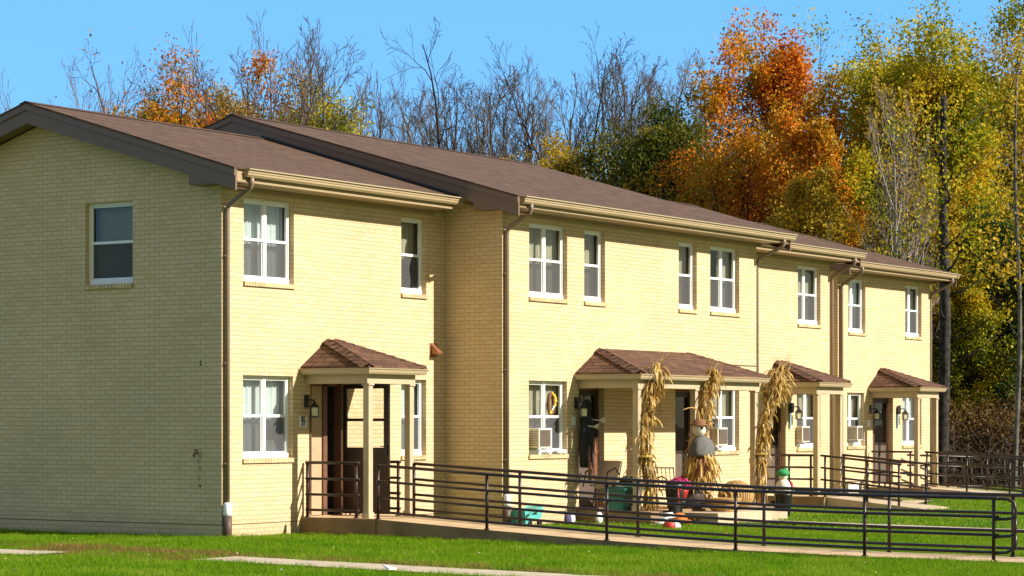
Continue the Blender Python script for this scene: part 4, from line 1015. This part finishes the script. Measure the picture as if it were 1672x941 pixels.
def inlawn(x, y, m=0.):
    ok = np.ones(len(x), bool)
    def ex(x0, x1, y0, y1):
        nonlocal ok; ok &= ~((x > x0 + m) & (x < x1 - m) & (y > y0 + m) & (y < y1 - m))
    ex(0, U12, 0, 20); ex(U12, U23, V2, 20); ex(U23, U34, 0, 20); ex(U34, 40, V4, 20)
    ex(1.88, 3.14, -40, 0); ex(1.88, 3.3, -1.45, 0); ex(8.16, 12.85, V2 - 1.5, V2); ex(9.1, 11.75, -3.45, -2); ex(17.35, 19.0, -1.45, 0); ex(25, 27, -.3, 2)
    ex(17.45, 18.75, -3.6, -1); ex(25.1, 26.5, -3.4, 0); ex(9.87, 10.93, -40, -3.4)
    wob = .06 * np.sin(y * 3.1) + .05 * np.sin(y * 7.7 + 1)
    ok &= ~((x > -4.38 + wob) & (x < -3.50 + wob) & (y < -3.2 + 2 * wob)) & ~((x > -5.0 + wob) & (x < -4.22 + wob) & (y > -1.0) & (y < 14))
    ok &= (x < 33.2 + .4 * np.sin(y * 1.3))
    ok &= ~((x > 17.2) & (x < 22) & (y < -1.35) & (y > -2.5) & (np.abs((y + 1.95) - .0 * x) < .38))
    return ok
def blades(n, dlo, dhi, hgt, wid, seed):
    g = np.random.default_rng(seed); px = g.uniform(-160, 1830, n); d = dlo + (dhi - dlo) * g.random(n) ** .9
    xx = (px - 836) / FPX * d; x = CAM.x + FW.x * d + RT.x * xx; y = CAM.y + FW.y * d + RT.y * xx
    k = inlawn(x, y); x = x[k]; y = y[k]; n = len(x); z = -.09 * np.clip((-y - 1) / 8, 0, 1)
    # clumpy growth
    cl = np.sin(x * 5.3 + 2 * np.sin(y * 3.1)) * np.sin(y * 6.1 + 2 * np.sin(x * 2.7)); cl2 = np.sin(x * 1.3 + y * .9) * np.sin(y * 1.9 - x * .7)
    h = hgt * (1 + .35 * cl + .2 * cl2) * g.uniform(.55, 1.35, n)
    bank = np.exp(-((x + 3.3) / .35) ** 2) * (y < 1.5); h *= 1 + .35 * bank
    a = g.random(n) * 6.283; ln = g.normal(0, .45, (n, 2)) * h[:, None]; w = wid * g.uniform(.7, 1.3, n)
    base = np.stack([x, y, z - .005], 1); dx = np.stack([np.cos(a) * w, np.sin(a) * w, np.zeros(n)], 1)
    tip = base + np.stack([ln[:, 0], ln[:, 1], h], 1)
    co = np.stack([base - dx, base + dx, tip], 1).reshape(-1, 3); me = raw_mesh('grass', co, np.arange(3 * n).reshape(n, 3), [M['grass']])
    nz = .5 + .5 * np.sin(x * 4.1 + 3 * np.sin(y * 2.3)) * np.sin(y * 3.3 + x)
    edge = np.exp(-((x + 3.25) / .25) ** 2) * (y < 1.2) * (.35 + .9 * nz) + np.exp(-(((x + 3.9) / .7) ** 2)) * ((y > -3.2) & (y < .2)) * nz * 1.6
    edge += .5 * np.exp(-((x + 4.5) / .12) ** 2) * nz
    wall = .25 * np.exp(-((y + .1) / .12) ** 2)
    dry = np.clip(edge + wall + (g.random(n) < .035) * .8, 0, 1) * (g.random(n) < np.clip(edge * 1.3 + wall + .05, 0, 1))
    at = me.attributes.new('dry', 'FLOAT', 'POINT'); at.data.foreach_set('value', np.repeat(dry, 3).astype(np.float32))
    o = bpy.data.objects.new('grass', me); C.collection.objects.link(o); tag(o, kind='stuff'); return o
blades(520000, 26, 40, .055, .0045, 1)
blades(260000, 38, 70, .055, .008, 2)
# scattered fallen leaves on the lawn
g = np.random.default_rng(5); n = 800; px = g.uniform(-100, 1780, n); d = g.uniform(27, 62, n); xx = (px - 836) / FPX * d
x = CAM.x + FW.x * d + RT.x * xx; y = CAM.y + FW.y * d + RT.y * xx; k = inlawn(x, y); x = x[k]; y = y[k]
P = np.stack([x, y, -.09 * np.clip((-y - 1) / 8, 0, 1) + g.uniform(.03, .065, len(x))], 1)
M['lf_fallen'] = leaf_mat('fallen_leaf', [(.5, .42, .2), (.62, .55, .36), (.45, .25, .08), (.6, .5, .3)], 2.)
o = bpy.data.objects.new('fallen_leaves', leaves_mesh('fallen_leaves', P, .026, M['lf_fallen'], g, flat=.7)); C.collection.objects.link(o); tag(o, kind='stuff')
# ------------------------------------------------------------------ seasonal things on and around the second porch
def mt(n, c, **k): M[n] = simple(n, c, **k)
mt('dry_corn', (.46, .27, .07), rough=.55, var=.35, scale=9., spec=.5); mt('dry_stalk', (.38, .25, .10), rough=.7, var=.2); mt('straw', (.55, .36, .08), rough=.7, var=.3, scale=20)
mt('grey_knit', (.13, .125, .12), rough=.95, var=.15, scale=30, bump=.6, bscale=80); mt('sack', (.72, .66, .55), rough=.95, var=.06); mt('brown_cloth', (.22, .095, .05), rough=.9, var=.25); mt('black_cloth', (.012, .012, .014), rough=.85, var=.3)
mt('bone', (.62, .58, .48), rough=.6); mt('teal', (.01, .14, .11), rough=.4, var=.1); mt('tealpale', (.10, .42, .40), rough=.4, var=.1); mt('wicker', (.42, .26, .09), rough=.7, var=.35, scale=60, bump=1., bscale=50)
mt('pink', (.62, .05, .20), rough=.6, var=.3, scale=30); mt('red', (.48, .03, .03), rough=.5, var=.2); mt('tan_plastic', (.45, .34, .24), rough=.5); mt('blue', (.10, .30, .42), rough=.4); mt('greencloth', (.03, .27, .09), rough=.8, var=.2, scale=25, bump=.5, bscale=70)
mt('orange', (.60, .16, .03), rough=.7, var=.3, scale=20); mt('darkgreen', (.02, .06, .015), rough=.7, var=.4, scale=20); mt('yellow', (.65, .45, .02), rough=.6, var=.2); mt('navy', (.05, .05, .12), rough=.7); mt('darkwood', (.05, .03, .02), rough=.6, var=.3)
M['lf_corn'] = leaf_mat('dry_corn_leaf', [(.16, .08, .02), (.42, .25, .06), (.62, .42, .13), (.80, .66, .34)], 6., .25)
def ribbon(b, p, d, L, w, rn, curl=1.2, n=7):
    p = Vector(p); d = Vector(d).normalized(); side = d.cross(Vector((0, 0, 1)))
    if side.length < .1: side = Vector((1, 0, 0))
    side.normalize(); tw = rn.gauss(0, .5); vs = []
    for i in range(n + 1):
        f = i / n; ww = w * math.sin(math.pi * min(.97, .12 + f * .86)) + .002; s = side * math.cos(tw * f * 3) + side.cross(d) * math.sin(tw * f * 3)
        vs += [p - s * ww, p + s * ww]; d = (d + Vector((rn.gauss(0, .16), rn.gauss(0, .16), -curl * .32 + rn.gauss(0, .12)))).normalized(); p = p + d * L / n
    b.add(vs, [(2 * i, 2 * i + 1, 2 * i + 3, 2 * i + 2) for i in range(n)])
def corn(x, y, z0, z1, lean, label, seed):
    rn = random.Random(seed); root = empty('corn_stalk_bundle', (x, y, z0), label, 'corn stalks', 'dried corn stalks tied to the porch columns')
    axis = lambda z: (x + lean[0] * max(0, (z - 1.7)) ** 1.3 + .05 * math.sin(z * 2.6 + seed), y + lean[1] * max(0, z - 1.7) ** 1.3 - .05 * math.sin(z * 1.9 + seed))
    b = MB()
    for i in range(16):
        t = rn.random() * 6.28; r = rn.uniform(.02, .09); pts = []; zt_ = z1 * rn.uniform(.86, 1.)
        for k in range(9):
            z = z0 + (zt_ - z0) * k / 8; ax = axis(z); q = r * (1 + .9 * abs(z - 1.15) / 1.2); pts.append((ax[0] + q * math.cos(t + .3 * k), ax[1] + q * math.sin(t + .3 * k), z))
        b.tube(pts, [.014 - .009 * k / 8 for k in range(9)], 5)
    b.build('stalks', M['dry_stalk'], root, smooth=True)
    b = MB()
    for i in range(400):
        z = z0 + .12 + (z1 - z0 - .3) * rn.random(); 
        if rn.random() < .55: z = rn.choice([.55, 1.05, 1.5, 2.0, 2.45, 2.65]) * (1 + .03 * seed / 5) + rn.gauss(0, .13)
        z = min(max(z, z0 + .1), z1 - .1)
        ax = axis(z); t = rn.random() * 6.28; rr = .03 + .055 * rn.random()
        ribbon(b, (ax[0] + rr * math.cos(t), ax[1] + rr * math.sin(t), z), (math.cos(t) * .55, math.sin(t) * .55, rn.uniform(-.5, 1.3)), rn.uniform(.10, .34) * (1.35 if z > 2.3 else 1), rn.uniform(.009, .026), rn, rn.uniform(.8, 3.6))
    b.build('husk_leaves', M['lf_corn'], root)
    b = MB()
    for i in range(16):
        ax = axis(z1 - .15); t = rn.random() * 6.28; d = Vector((math.cos(t) * .5 + lean[0] * 1.2, math.sin(t) * .5 + lean[1], 1)).normalized(); p = Vector((ax[0], ax[1], z1 - .2)); L = rn.uniform(.15, .42); q = [p]
        for k in range(4): d = (d + Vector((rn.gauss(0, .12), rn.gauss(0, .12), rn.gauss(0, .1)))).normalized(); q.append(q[-1] + d * L / 4)
        b.tube(q, [.006, .005, .004, .0035, .003], 4)
    b.build('tassels', M['dry_stalk'], root)
    b = MB(); b.lathe((*axis(1.15), 1.13), [(.14, 0), (.15, .02), (.14, .04)], 12); b.build('twine', M['straw'], root)
corn(8.42, -2.44, .22, 2.86, (.22, -.04), 'dried corn stalks on the left column of the double porch', 1)
corn(10.38, -2.46, .22, 2.78, (.26, .0), 'dried corn stalks behind the scarecrow on the middle column', 2)
corn(12.72, -2.44, .22, 2.92, (.55, -.05), 'dried corn stalks bending right off the right column of the double porch', 3)

# scarecrow
root = empty('scarecrow', (9.85, -2.72, .55), 'scarecrow with white face and grey knitted shawl at the middle porch column', 'scarecrow')
X, Y = 9.85, -2.72
b = MB(); b.ball((X - .10, Y, 1.62), .125, 1, 1, 1.08); b.build('head', M['sack'], root, smooth=True)
b = MB(); b.lathe((X - .10, Y, 1.66), [(.16, .02), (.16, .035), (.11, .05), (.09, .12), (.04, .14)], 16, wob=.2); b.build('hat', M['brown_cloth'], root, smooth=True)
b = MB(); b.ball((X - .17, Y - .10, 1.64), .024); b.ball((X - .07, Y - .115, 1.64), .024); b.build('eyes', M['black'], root)
b = MB(); b.lathe((X, Y, 0), [(.30, 1.14), (.315, 1.20), (.30, 1.30), (.26, 1.40), (.17, 1.47), (.07, 1.51)], 26, 1, .6, .16, 3); b.build('shawl', M['grey_knit'], root, smooth=True)
b = MB(); b.lathe((X, Y, 0), [(.12, .62), (.19, .80), (.22, 1.0), (.22, 1.2)], 16, 1, .6, .12, 4); b.build('torso', M['brown_cloth'], root, smooth=True)
b = MB(); rn = random.Random(9)
for i in range(150):
    t = rn.random() * 6.28; z = rn.uniform(.75, 1.22); ribbon(b, (X + .26 * math.cos(t), Y + .17 * math.sin(t), z), (math.cos(t) * .4, math.sin(t) * .4, -.4), rn.uniform(.15, .4), .014, rn, .8)
b.build('straw', M['lf_corn'], root)
b = MB(); q = [Vector((X - .15, Y - .02, 1.72))]
for k in range(7): q.append(q[-1] + Vector((.01 - .03 * k, 0, .10 - .022 * k)))
b.tube(q, [.02 - .002 * k for k in range(8)], 6); b.build('husk_plume', M['dry_corn'], root)

# hanging witch beside the first door of the double porch
root = empty('hanging_figure', (8.3, V2 - .1, .7), 'black cloaked halloween figure with bony hands hanging by a door', 'decoration')
X, Y = 8.25, V2 - .16
b = MB(); b.lathe((X, Y, 0), [(.05, 2.14), (.10, 2.08), (.11, 1.96), (.08, 1.88), (.15, 1.80), (.17, 1.6), (.16, 1.3), (.17, 1.05), (.15, .95)][::-1], 14, 1, .6, .2, 5); b.build('cloak', M['black_cloth'], root, smooth=True)
b = MB(); rn = random.Random(3)
for i in range(26):
    xx = X + rn.uniform(-.10, .14); b.slab([(xx, Y - .08, 1.45), (xx + .035, Y - .09, 1.4), (xx + .05, Y - .08 + rn.gauss(0, .02), rn.uniform(.72, .95)), (xx + .01, Y - .08, rn.uniform(.66, .9))], (0, .006, 0))
b.build('ragged_robe', M['brown_cloth'], root)
for s, (hx, hz) in enumerate([(X + .02, 1.66), (X + .20, 1.77)]):
    b = MB(); y = Y - .16
    b.tube([(hx - .12, Y - .05, hz + .02), (hx - .02, y, hz)], .012, 6)
    for k in range(5): b.tube([(hx - .02, y, hz - .012 + .008 * k), (hx + .05, y - .012 * k, hz - .02 + .018 * k), (hx + .10, y - .01, hz - .045 + .022 * k)], [.011, .009, .006], 5)
    b.build('bony_hand', M['bone'], root, smooth=True)

# basket, planter, flowers
def weave(b, c, prof, k=22, **kw): b.lathe(c, prof, k, **kw)
root = empty('barrel_planter', (9.95, -2.5, .21), 'dark barrel planter under the scarecrow', 'planter')
b = MB(); b.lathe((9.95, -2.42, .212), [(.22, 0), (.27, .12), (.27, .24), (.24, .34), (.22, .34), (.20, .28)], 20); b.build('barrel', M['darkwood'], root, smooth=True)
b = MB()
for z in (.08, .27): b.lathe((9.95, -2.42, .212 + z), [(.262, 0), (.276, .005), (.276, .025), (.262, .03)], 20)
b.build('hoops', M['black'], root)
def bush(name, x, y, z, r, n, sz, m, label, cat, stem='darkgreen', flat=.75, seed=1):
    g = np.random.default_rng(seed); root = empty(name, (x, y, z), label, cat)
    P = g.normal(size=(n, 3)); P /= np.linalg.norm(P, axis=1, keepdims=True); P *= r * g.uniform(.75, 1.02, n)[:, None] * np.array([1, 1, flat]); P[:, 2] += r * flat
    obj_at('blooms', leaves_mesh('blooms', P, sz, M[m], g), root)
    b = MB(); b.ball((x, y, z + r * flat), r * .72, 1, 1, flat); b.build('foliage', M[stem], root, smooth=True)
    return root
M['mum'] = leaf_mat('mum_petals', [(.45, .28, .02), (.62, .42, .03), (.70, .50, .06)], 8., .2)
M['pinkp'] = leaf_mat('pink_petals', [(.45, .02, .12), (.70, .06, .25), (.75, .20, .35)], 8., .2); M['gbush'] = leaf_mat('dark_small_leaves', [(.01, .03, .008), (.03, .07, .012), (.08, .12, .02)], 8., .2)
bush('potted_mum', 9.97, -2.42, .53, .21, 700, .03, 'mum', 'yellow chrysanthemum growing out of the dark barrel planter', 'flowers', seed=3)
bush('dried_plant', 10.6, -2.3, .40, .26, 260, .05, 'lf_corn', 'curly dried plant above the big wicker basket', 'plant', 'darkgreen', 1.0, 4)
root = empty('wicker_basket', (10.75, -2.9, .17), 'large round wicker basket lying on the porch step', 'basket', 'wicker baskets')
b = MB()
for i in range(15):
    t0 = math.pi * i / 14; r = .05 + .215 * math.sin(t0) ** .6
    q = [(10.35 + .95 * i / 14, -2.88 + r * .9 * math.cos(a), .20 + .22 + r * math.sin(a) * .95) for a in [6.283 * k / 20 for k in range(21)]]
    b.tube(q, .028, 6, cap=False)
b.build('weave', M['wicker'], root, smooth=True)
b = MB(); b.ball((10.83, -2.88, .42), .215, 2.0, .9, .9); b.build('lining', M['wicker'], root, smooth=True)
root = empty('wicker_basket', (9.75, -3.15, .17), 'small wicker basket at the foot of the porch step', 'basket', 'wicker baskets')
b = MB()
for i in range(7): b.tube([(9.95 + (.20 + .012 * i) * math.cos(a), -3.12 + (.20 + .012 * i) * math.sin(a), .185 + .034 * i) for a in [6.283 * k / 20 for k in range(21)]], .021, 6, cap=False)
b.build('weave', M['wicker'], root, smooth=True)
b = MB(); b.lathe((9.95, -3.12, .172), [(.19, 0), (.25, .2), (.2, .19)], 18); b.build('bowl', M['straw'], root)
root = bush('leaf_garland', 9.2, -3.0, -.02, .16, 260, .05, 'lf_orange', 'heap of orange leaves and ribbon on the grass by the small basket', 'decoration', 'orange', .45, 7)

# doll with green hat on a black pot
root = empty('black_pot', (12.78, -2.62, -.03), 'black flower pot beside the right corn stalks', 'pot')
b = MB(); b.lathe((12.95, -2.75, -.03), [(.12, 0), (.15, .2), (.17, .4), (.18, .43), (.15, .43), (.14, .38)], 18); b.build('pot', M['black'], root, smooth=True)
b = MB(); b.ball((12.95, -2.75, .38), .13, 1, 1, .4); b.build('soil', M['darkwood'], root)
root = empty('garden_doll', (12.95, -2.75, .43), 'garden doll with green hat and white coat sitting on a black pot', 'doll')
X, Y = 12.95, -2.75
b = MB(); b.lathe((X, Y, .42), [(.13, 0), (.16, .06), (.12, .2), (.06, .25)], 14, wob=.05); b.build('coat', M['sack'], root, smooth=True)
b = MB(); b.ball((X, Y, .73), .085); b.build('head', M['sack'], root, smooth=True)
b = MB(); b.ball((X - .01, Y, .79), .12, 1.2, 1, .62); b.tube([(X + .05, Y, .85), (X + .16, Y, .78), (X + .17, Y, .66)], [.05, .035, .015], 8); b.build('hat', M['greencloth'], root, smooth=True)
b = MB(); b.slab([(X + .02, Y - .15, .64), (X + .10, Y - .14, .62), (X + .15, Y - .15, .48), (X + .07, Y - .17, .46)], (0, .03, 0)); b.build('scarf', M['red'], root)
b = MB(); b.tube([(X + .1, Y, .5), (X + .22, Y - .05, .47), (X + .32, Y - .05, .44)], [.05, .045, .03], 8); b.build('legs', M['greencloth'], root, smooth=True)
bush('potted_plant', 13.05, -2.6, -.02, .2, 300, .05, 'gbush', 'low green plant between the black pot and the lawn', 'plant', seed=8)

# left half of the double porch
root = empty('storage_bin', (8.55, -2.0, .21), 'dark teal lidded storage bin beside the left corn stalks', 'bin')
b = MB(); b.add([(8.18, -2.1, .212), (8.72, -2.1, .212), (8.72, -1.75, .212), (8.18, -1.75, .212), (8.14, -2.14, .56), (8.76, -2.14, .56), (8.76, -1.71, .56), (8.14, -1.71, .56)], [(0, 1, 5, 4), (1, 2, 6, 5), (2, 3, 7, 6), (3, 0, 4, 7), (0, 3, 2, 1)]); b.build('tub', M['teal'], root, bevel=.015)
b = MB(); b.box(8.11, 8.79, -2.17, -1.68, .562, .60); b.box(8.16, 8.74, -2.12, -1.73, .60, .625); b.build('lid', M['teal'], root, bevel=.01)
root = empty('lounge_chair', (8.7, -1.6, .21), 'beige sling chair with dark frame behind the teal bin', 'chair', 'porch chairs')
b = MB()
for y in (-1.36, -1.8):
    b.tube([(8.35, y, .22), (8.48, y, .62), (8.62, y, 1.05)], .014, 6); b.tube([(8.95, y, .22), (8.85, y, .62), (8.30, y, .64)], .014, 6); b.tube([(8.55, y, .82), (8.4, y, .95), (8.15, y, .88), (8.05, y, .62)], .013, 6)
b.build('frame', M['black'], root, smooth=True)
b = MB(); b.slab([(8.60, -1.8, 1.07), (8.60, -1.36, 1.07), (8.42, -1.36, .60), (8.42, -1.8, .60)], (.03, 0, 0)); b.build('backrest', M['tan_plastic'], root)
b = MB(); b.slab([(8.42, -1.8, .58), (8.42, -1.36, .58), (8.9, -1.36, .56), (8.9, -1.8, .56)], (0, 0, .03)); b.build('seat', M['tan_plastic'], root)
bush('potted_plant', 8.95, -1.75, .62, .16, 160, .07, 'gbush', 'leafy green plant behind the beige chair back', 'plant', seed=9, flat=.5)
b = MB(); b.lathe((8.95, -1.75, .212), [(.12, 0), (.16, .4), (.17, .44)], 14); o = b.build('plant_tub', M['tan_plastic'], None, origin=(8.95, -1.75, .212)); tag(o, 'tan tub carrying the leafy green plant behind the chair', 'planter')
root = empty('garden_chair', (9.6, -2.25, .21), 'black iron garden chair right of the left corn stalks', 'chair', 'porch chairs')
b = MB()
for y in (-2.05, -2.45):
    b.tube([(9.35, y, .22), (9.38, y, .55), (9.30, y, .95)], .012, 6); b.tube([(9.8, y, .22), (9.85, y, .4), (9.78, y, .55)], .012, 6); b.tube([(9.33, y, .74), (9.6, y, .78), (9.78, y, .72), (9.78, y, .55)], .012, 6)
    b.tube([(9.8, y, .55), (9.95, y, .5), (10.0, y, .30), (9.97, y, .215)], .010, 6)
b.build('frame', M['black'], root, smooth=True)
b = MB(); b.box(9.36, 9.8, -2.46, -2.04, .54, .556)
b.build('seat', M['black'], root)
b = MB()
for k in range(6): b.tube([(9.37, -2.45 + .08 * k, .56), (9.30, -2.45 + .08 * k, .93)], .007, 5)
b.tube([(9.30, -2.45, .94), (9.30, -2.05, .94)], .012, 6); b.build('backrest', M['black'], root)
root = empty('flower_pot', (9.0, -2.72, .02), 'red pot of pink flowers on a dark stand', 'flower pot')
b = MB(); b.lathe((9.0, -2.75, -.03), [(.16, 0), (.13, .03), (.05, .08), (.05, .34), (.14, .40)], 14); b.build('stand', M['black'], root, smooth=True)
b = MB(); b.lathe((9.0, -2.75, .37), [(.10, 0), (.15, .17), (.16, .19), (.14, .19)], 16); b.build('pot', M['red'], root, smooth=True)
bush('pink_flowers', 9.0, -2.75, .54, .20, 420, .045, 'pinkp', 'pink flowers in the red pot', 'flowers', seed=10, flat=.6)
root = empty('black_vase', (8.72, -2.78, -.03), 'tall black urn with red bow left of the pink flowers', 'urn')
b = MB(); b.lathe((8.72, -2.8, -.03), [(.12, 0), (.15, .1), (.10, .25), (.15, .5), (.17, .68), (.13, .74), (.12, .7)], 16); b.build('urn', M['black'], root, smooth=True)
b = MB(); b.ball((8.66, -2.95, .60), .05, 1.3, .5, .8); b.ball((8.78, -2.92, .66), .045, 1.4, .5, .7); b.tube([(8.58, -2.95, .6), (8.56, -2.97, .45), (8.59, -2.96, .32)], .018, 6); b.build('bow', M['red'], root, smooth=True)
b = MB(); b.lathe((9.15, -3.0, -.03), [(.075, 0), (.09, .14), (.095, .15), (.08, .15)], 14); tag(b.build('bucket', M['blue'], None, smooth=True, origin=(9.15, -3.0, -.03)), 'small blue bucket under the pink flowers', 'bucket')
b = MB(); b.ball((8.45, -3.05, .09), .13, 1.3, 1, .8); b.ball((8.55, -3.15, .02), .09, 1.3, 1, .6); tag(b.build('pumpkin', M['orange'], None, smooth=True, origin=(8.45, -3.05, 0)), 'orange pumpkin on the grass at the foot of the black urn', 'pumpkin')
# toys and odds and ends on the grass
root = empty('toy_ball', (7.15, -3.6, -.05), 'red and white beach ball half sunk in the grass', 'ball')
b = MB(); b.ball((7.05, -3.65, .02), .11); b.build('panel', M['red'], root, smooth=True); b = MB(); b.ball((7.24, -3.62, .0), .12, 1.3, 1, .8); b.build('panel', M['white'], root, smooth=True)
root = empty('toy_wagon', (7.9, -1.9, 0), 'teal plastic toy wagon tipped against the brick wall', 'toy')
X, Y = 6.2, -1.55
b = MB(); b.slab([(X - .25, Y, .05), (X + .20, Y, .16), (X + .24, Y, .34), (X - .02, Y, .20), (X - .28, Y, .30)], (0, .28, 0)); b.build('body', M['tealpale'], root, bevel=.02)
root.location = (X, Y, 0)
for c in root.children: c.location = (7.9 - X, -1.9 - Y, 0)
b = MB()
for dx in (-.15, .15): b.tube([(X + dx, Y - .02, .05), (X + dx, Y + .02, .05)], .055, 12)
b.build('wheel', M['black'], root); 
b = MB(); b.tube([(X - .25, Y - .05, .2), (X - .1, Y - .12, .3), (X + .1, Y - .1, .28)], .02, 6); b.build('handle', M['tealpale'], root)
for i, (x, y, m, l) in enumerate([(7.25, -1.55, 'navy', 'navy and white shoe pair left against the wall'), (7.95, -1.75, 'white', 'white plastic jug at the porch corner'), (7.45, -1.5, 'white', 'white flower pot by the navy shoes')]):
    b = MB(); b.lathe((x, y, -.01), [(.05, 0), (.07, .08), (.06, .16), (.03, .20)], 12, 1.3, .8); tag(b.build(('shoes', 'jug', 'small_pot')[i], M[m], None, smooth=True, origin=(x, y, 0)), l, ('shoes', 'jug', 'pot')[i])
b = MB(); q = [(9.0 + .25 * math.cos(t) + .02 * t, -2.9 + .12 * math.sin(t), -.0 + .012 * t) for t in [k * .5 for k in range(34)]]; b.tube([(x - 1.0, y - .1, z) for x, y, z in q], .014, 6); tag(b.build('hose', M['white'], None, smooth=True, origin=(8.0, -3.0, 0)), 'coil of pale garden hose on the grass in front of the bin', 'hose')
b = MB(); b.slab([(-4.66, -6.5, -.01), (-4.54, -6.52, -.01), (-4.50, -6.42, .0), (-4.62, -6.38, .03)], (.01, 0, .015)); tag(b.build('paper_cup', M['white'], None, origin=(-4.6, -6.45, 0)), 'crumpled white paper on the foreground sidewalk', 'litter')

# air conditioners sitting in four lower windows
def aircon(F, a, z, w, label, h=.34):
    x = a; y = F.c; root = empty('air_conditioner', (a, y + .05, z), label, 'air conditioner', 'window air conditioners')
    b = MB(); b.box(a, a + w, y - .16, y + .16, z, z + h); b.build('case', M['sack'], root, bevel=.012)
    b = MB(); b.box(a + .03, a + w - .03, y - .168, y - .162, z + .03, z + h - .03); b.build('grille', M['greypanel'], root)
    b = MB()
    for k in range(9): b.box(a - .003, a - .001, y - .14, y + .1, z + .04 + k * .03, z + .05 + k * .03)
    b.build('louvres', M['greypanel'], root)
    b = MB()
    for (p, q, r, s) in ((a + w + .005, a + w + .30, z, z + .02), (a + w + .005, a + w + .30, z + h - .02, z + h), (a + w + .005, a + w + .025, z + .02, z + h - .02), (a + w + .28, a + w + .30, z + .02, z + h - .02)): b.box(p, q, y + .01, y + .04, r, s)
    b.build('side_frame', M['vinyl'], root)
aircon(F2, 6.70, 1.30, .38, 'air conditioner in the lower window left of the double porch'); aircon(F2, 13.03, 1.30, .40, 'air conditioner in the lower window right of the scarecrow')
aircon(F3, 18.95, 1.32, .36, 'air conditioner in the lower window of the third porch'); aircon(F4, 24.15, 1.32, .3, 'air conditioner in the narrow lower window left of the last porch')
# wreath, cat figure, sill clutter, hanging ornaments
root = empty('window_wreath', (7.5, V2 + .14, 2.02), 'dark autumn wreath with yellow flowers hanging in a lower window', 'wreath')
X, Y, Z = 7.50, V2 + .105, 2.06
b = MB(); b.tube([(X + .08 * math.cos(t), Y, Z + .17 * math.sin(t)) for t in [6.283 * k / 18 for k in range(19)]], .035, 7, cap=False); b.build('ring', M['brown_cloth'], root, smooth=True)
b = MB()
for (dx, dz, r) in ((.06, .14, .035), (.10, .05, .04), (.09, -.02, .03), (.0, .18, .03), (-.05, -.15, .035), (.1, .1, .03)): b.ball((X + dx, Y - .03, Z + dz), r, 1, .5, 1, 8, 5)
b.build('yellow_flowers', M['yellow'], root)
b = MB(); b.ball((X + .03, Y - .035, Z - .06), .03, 1, .5, 1, 8, 5); b.ball((X - .01, Y - .035, Z - .1), .025, 1, .5, 1, 8, 5); b.build('white_berries', M['bone'], root)
root = empty('cat_figure', (13.2, V2 + .08, 1.72), 'small black cat figure in the window above the air conditioner', 'figurine')
X, Y, Z = 13.20, V2 + .05, 1.66
b = MB(); b.ball((X, Y, Z + .10), .07, 1.5, .6, .9); b.ball((X - .09, Y, Z + .19), .05); b.tube([(X + .09, Y, Z + .12), (X + .14, Y, Z + .22)], .012, 6); b.tube([(X - .11, Y, Z + .22), (X - .12, Y, Z + .26)], [.015, .003], 5); b.tube([(X - .07, Y, Z + .22), (X - .06, Y, Z + .26)], [.015, .003], 5)
b.box(X - .07, X - .04, Y - .02, Y + .02, Z, Z + .08); b.box(X + .04, X + .07, Y - .02, Y + .02, Z, Z + .08); b.build('body', M['black'], root, smooth=False)
b = MB(); b.ball((7.2, V2 - .03, 1.235), .055, 1.6, .8, .8); b.ball((7.55, V2 - .03, 1.24), .06, 1.8, .8, .9); b.ball((7.7, V2 - .03, 1.23), .05, 1.5, .8, .9); tag(b.build('cloth_bundle', M['white'], None, smooth=True, origin=(7.5, V2 - .03, 1.19)), 'rolled white cloth on the sill under the wreath', 'cloth')
b = MB(); b.ball((13.35, V2 - .04, 1.225), .05, 2.6, .8, .8); tag(b.build('cloth_bundle', M['white'], None, smooth=True, origin=(13.3, V2 - .03, 1.19)), 'white cloth on the sill under the cat figure', 'cloth')
for (F, a, l) in ((F3, 18.64, 'blue and white wind chime beside the third porch lamp'), (F4, 26.72, 'blue and white wind chime beside the last porch lamp')):
    y = F.c - .03; root = empty('wind_chime', (a, y, 2.1), l, 'wind chime', 'wind chimes')
    b = MB(); b.lathe((a, y, 1.95), [(.04, 0), (.05, .05), (.03, .18), (.01, .2)], 10); b.build('top', M['black'], root)
    b = MB(); b.box(a - .035, a - .015, y - .01, y + .01, 1.62, 1.95); b.box(a + .015, a + .035, y - .01, y + .01, 1.68, 1.95); b.build('tubes', M['blue'], root)
    b = MB(); b.box(a - .008, a + .012, y - .012, y + .008, 1.58, 1.95); b.build('cord', M['white'], root)
# stones and low clutter by the last porch
root = empty('garden_stone', (24.3, -1.0, 0), 'flat pale landing stone in front of the last porch', 'stone')
b = MB(); b.lathe((23.9, -.5, -.05), [(1.1, 0), (1.15, .08), (1.0, .15), (.3, .16)], 18, 1, .5, .12, 6); b.build('slab', M['conc2'], root)
for i, (x, y, m, l) in enumerate([(22.9, .55, 'darkwood', 'dark wooden crate by the wall between the last two porches'), (22.2, .3, 'sack', 'dull cream tub by the wall between the last two porches')]):
    b = MB(); b.box(x, x + .55, y, y + .35, -.02, .34); b.box(x - .02, x + .57, y - .02, y + .37, .34, .38); tag(b.build(('crate', 'tub')[i], M[m], None, origin=(x, y, 0), bevel=.01), l, ('crate', 'tub')[i])
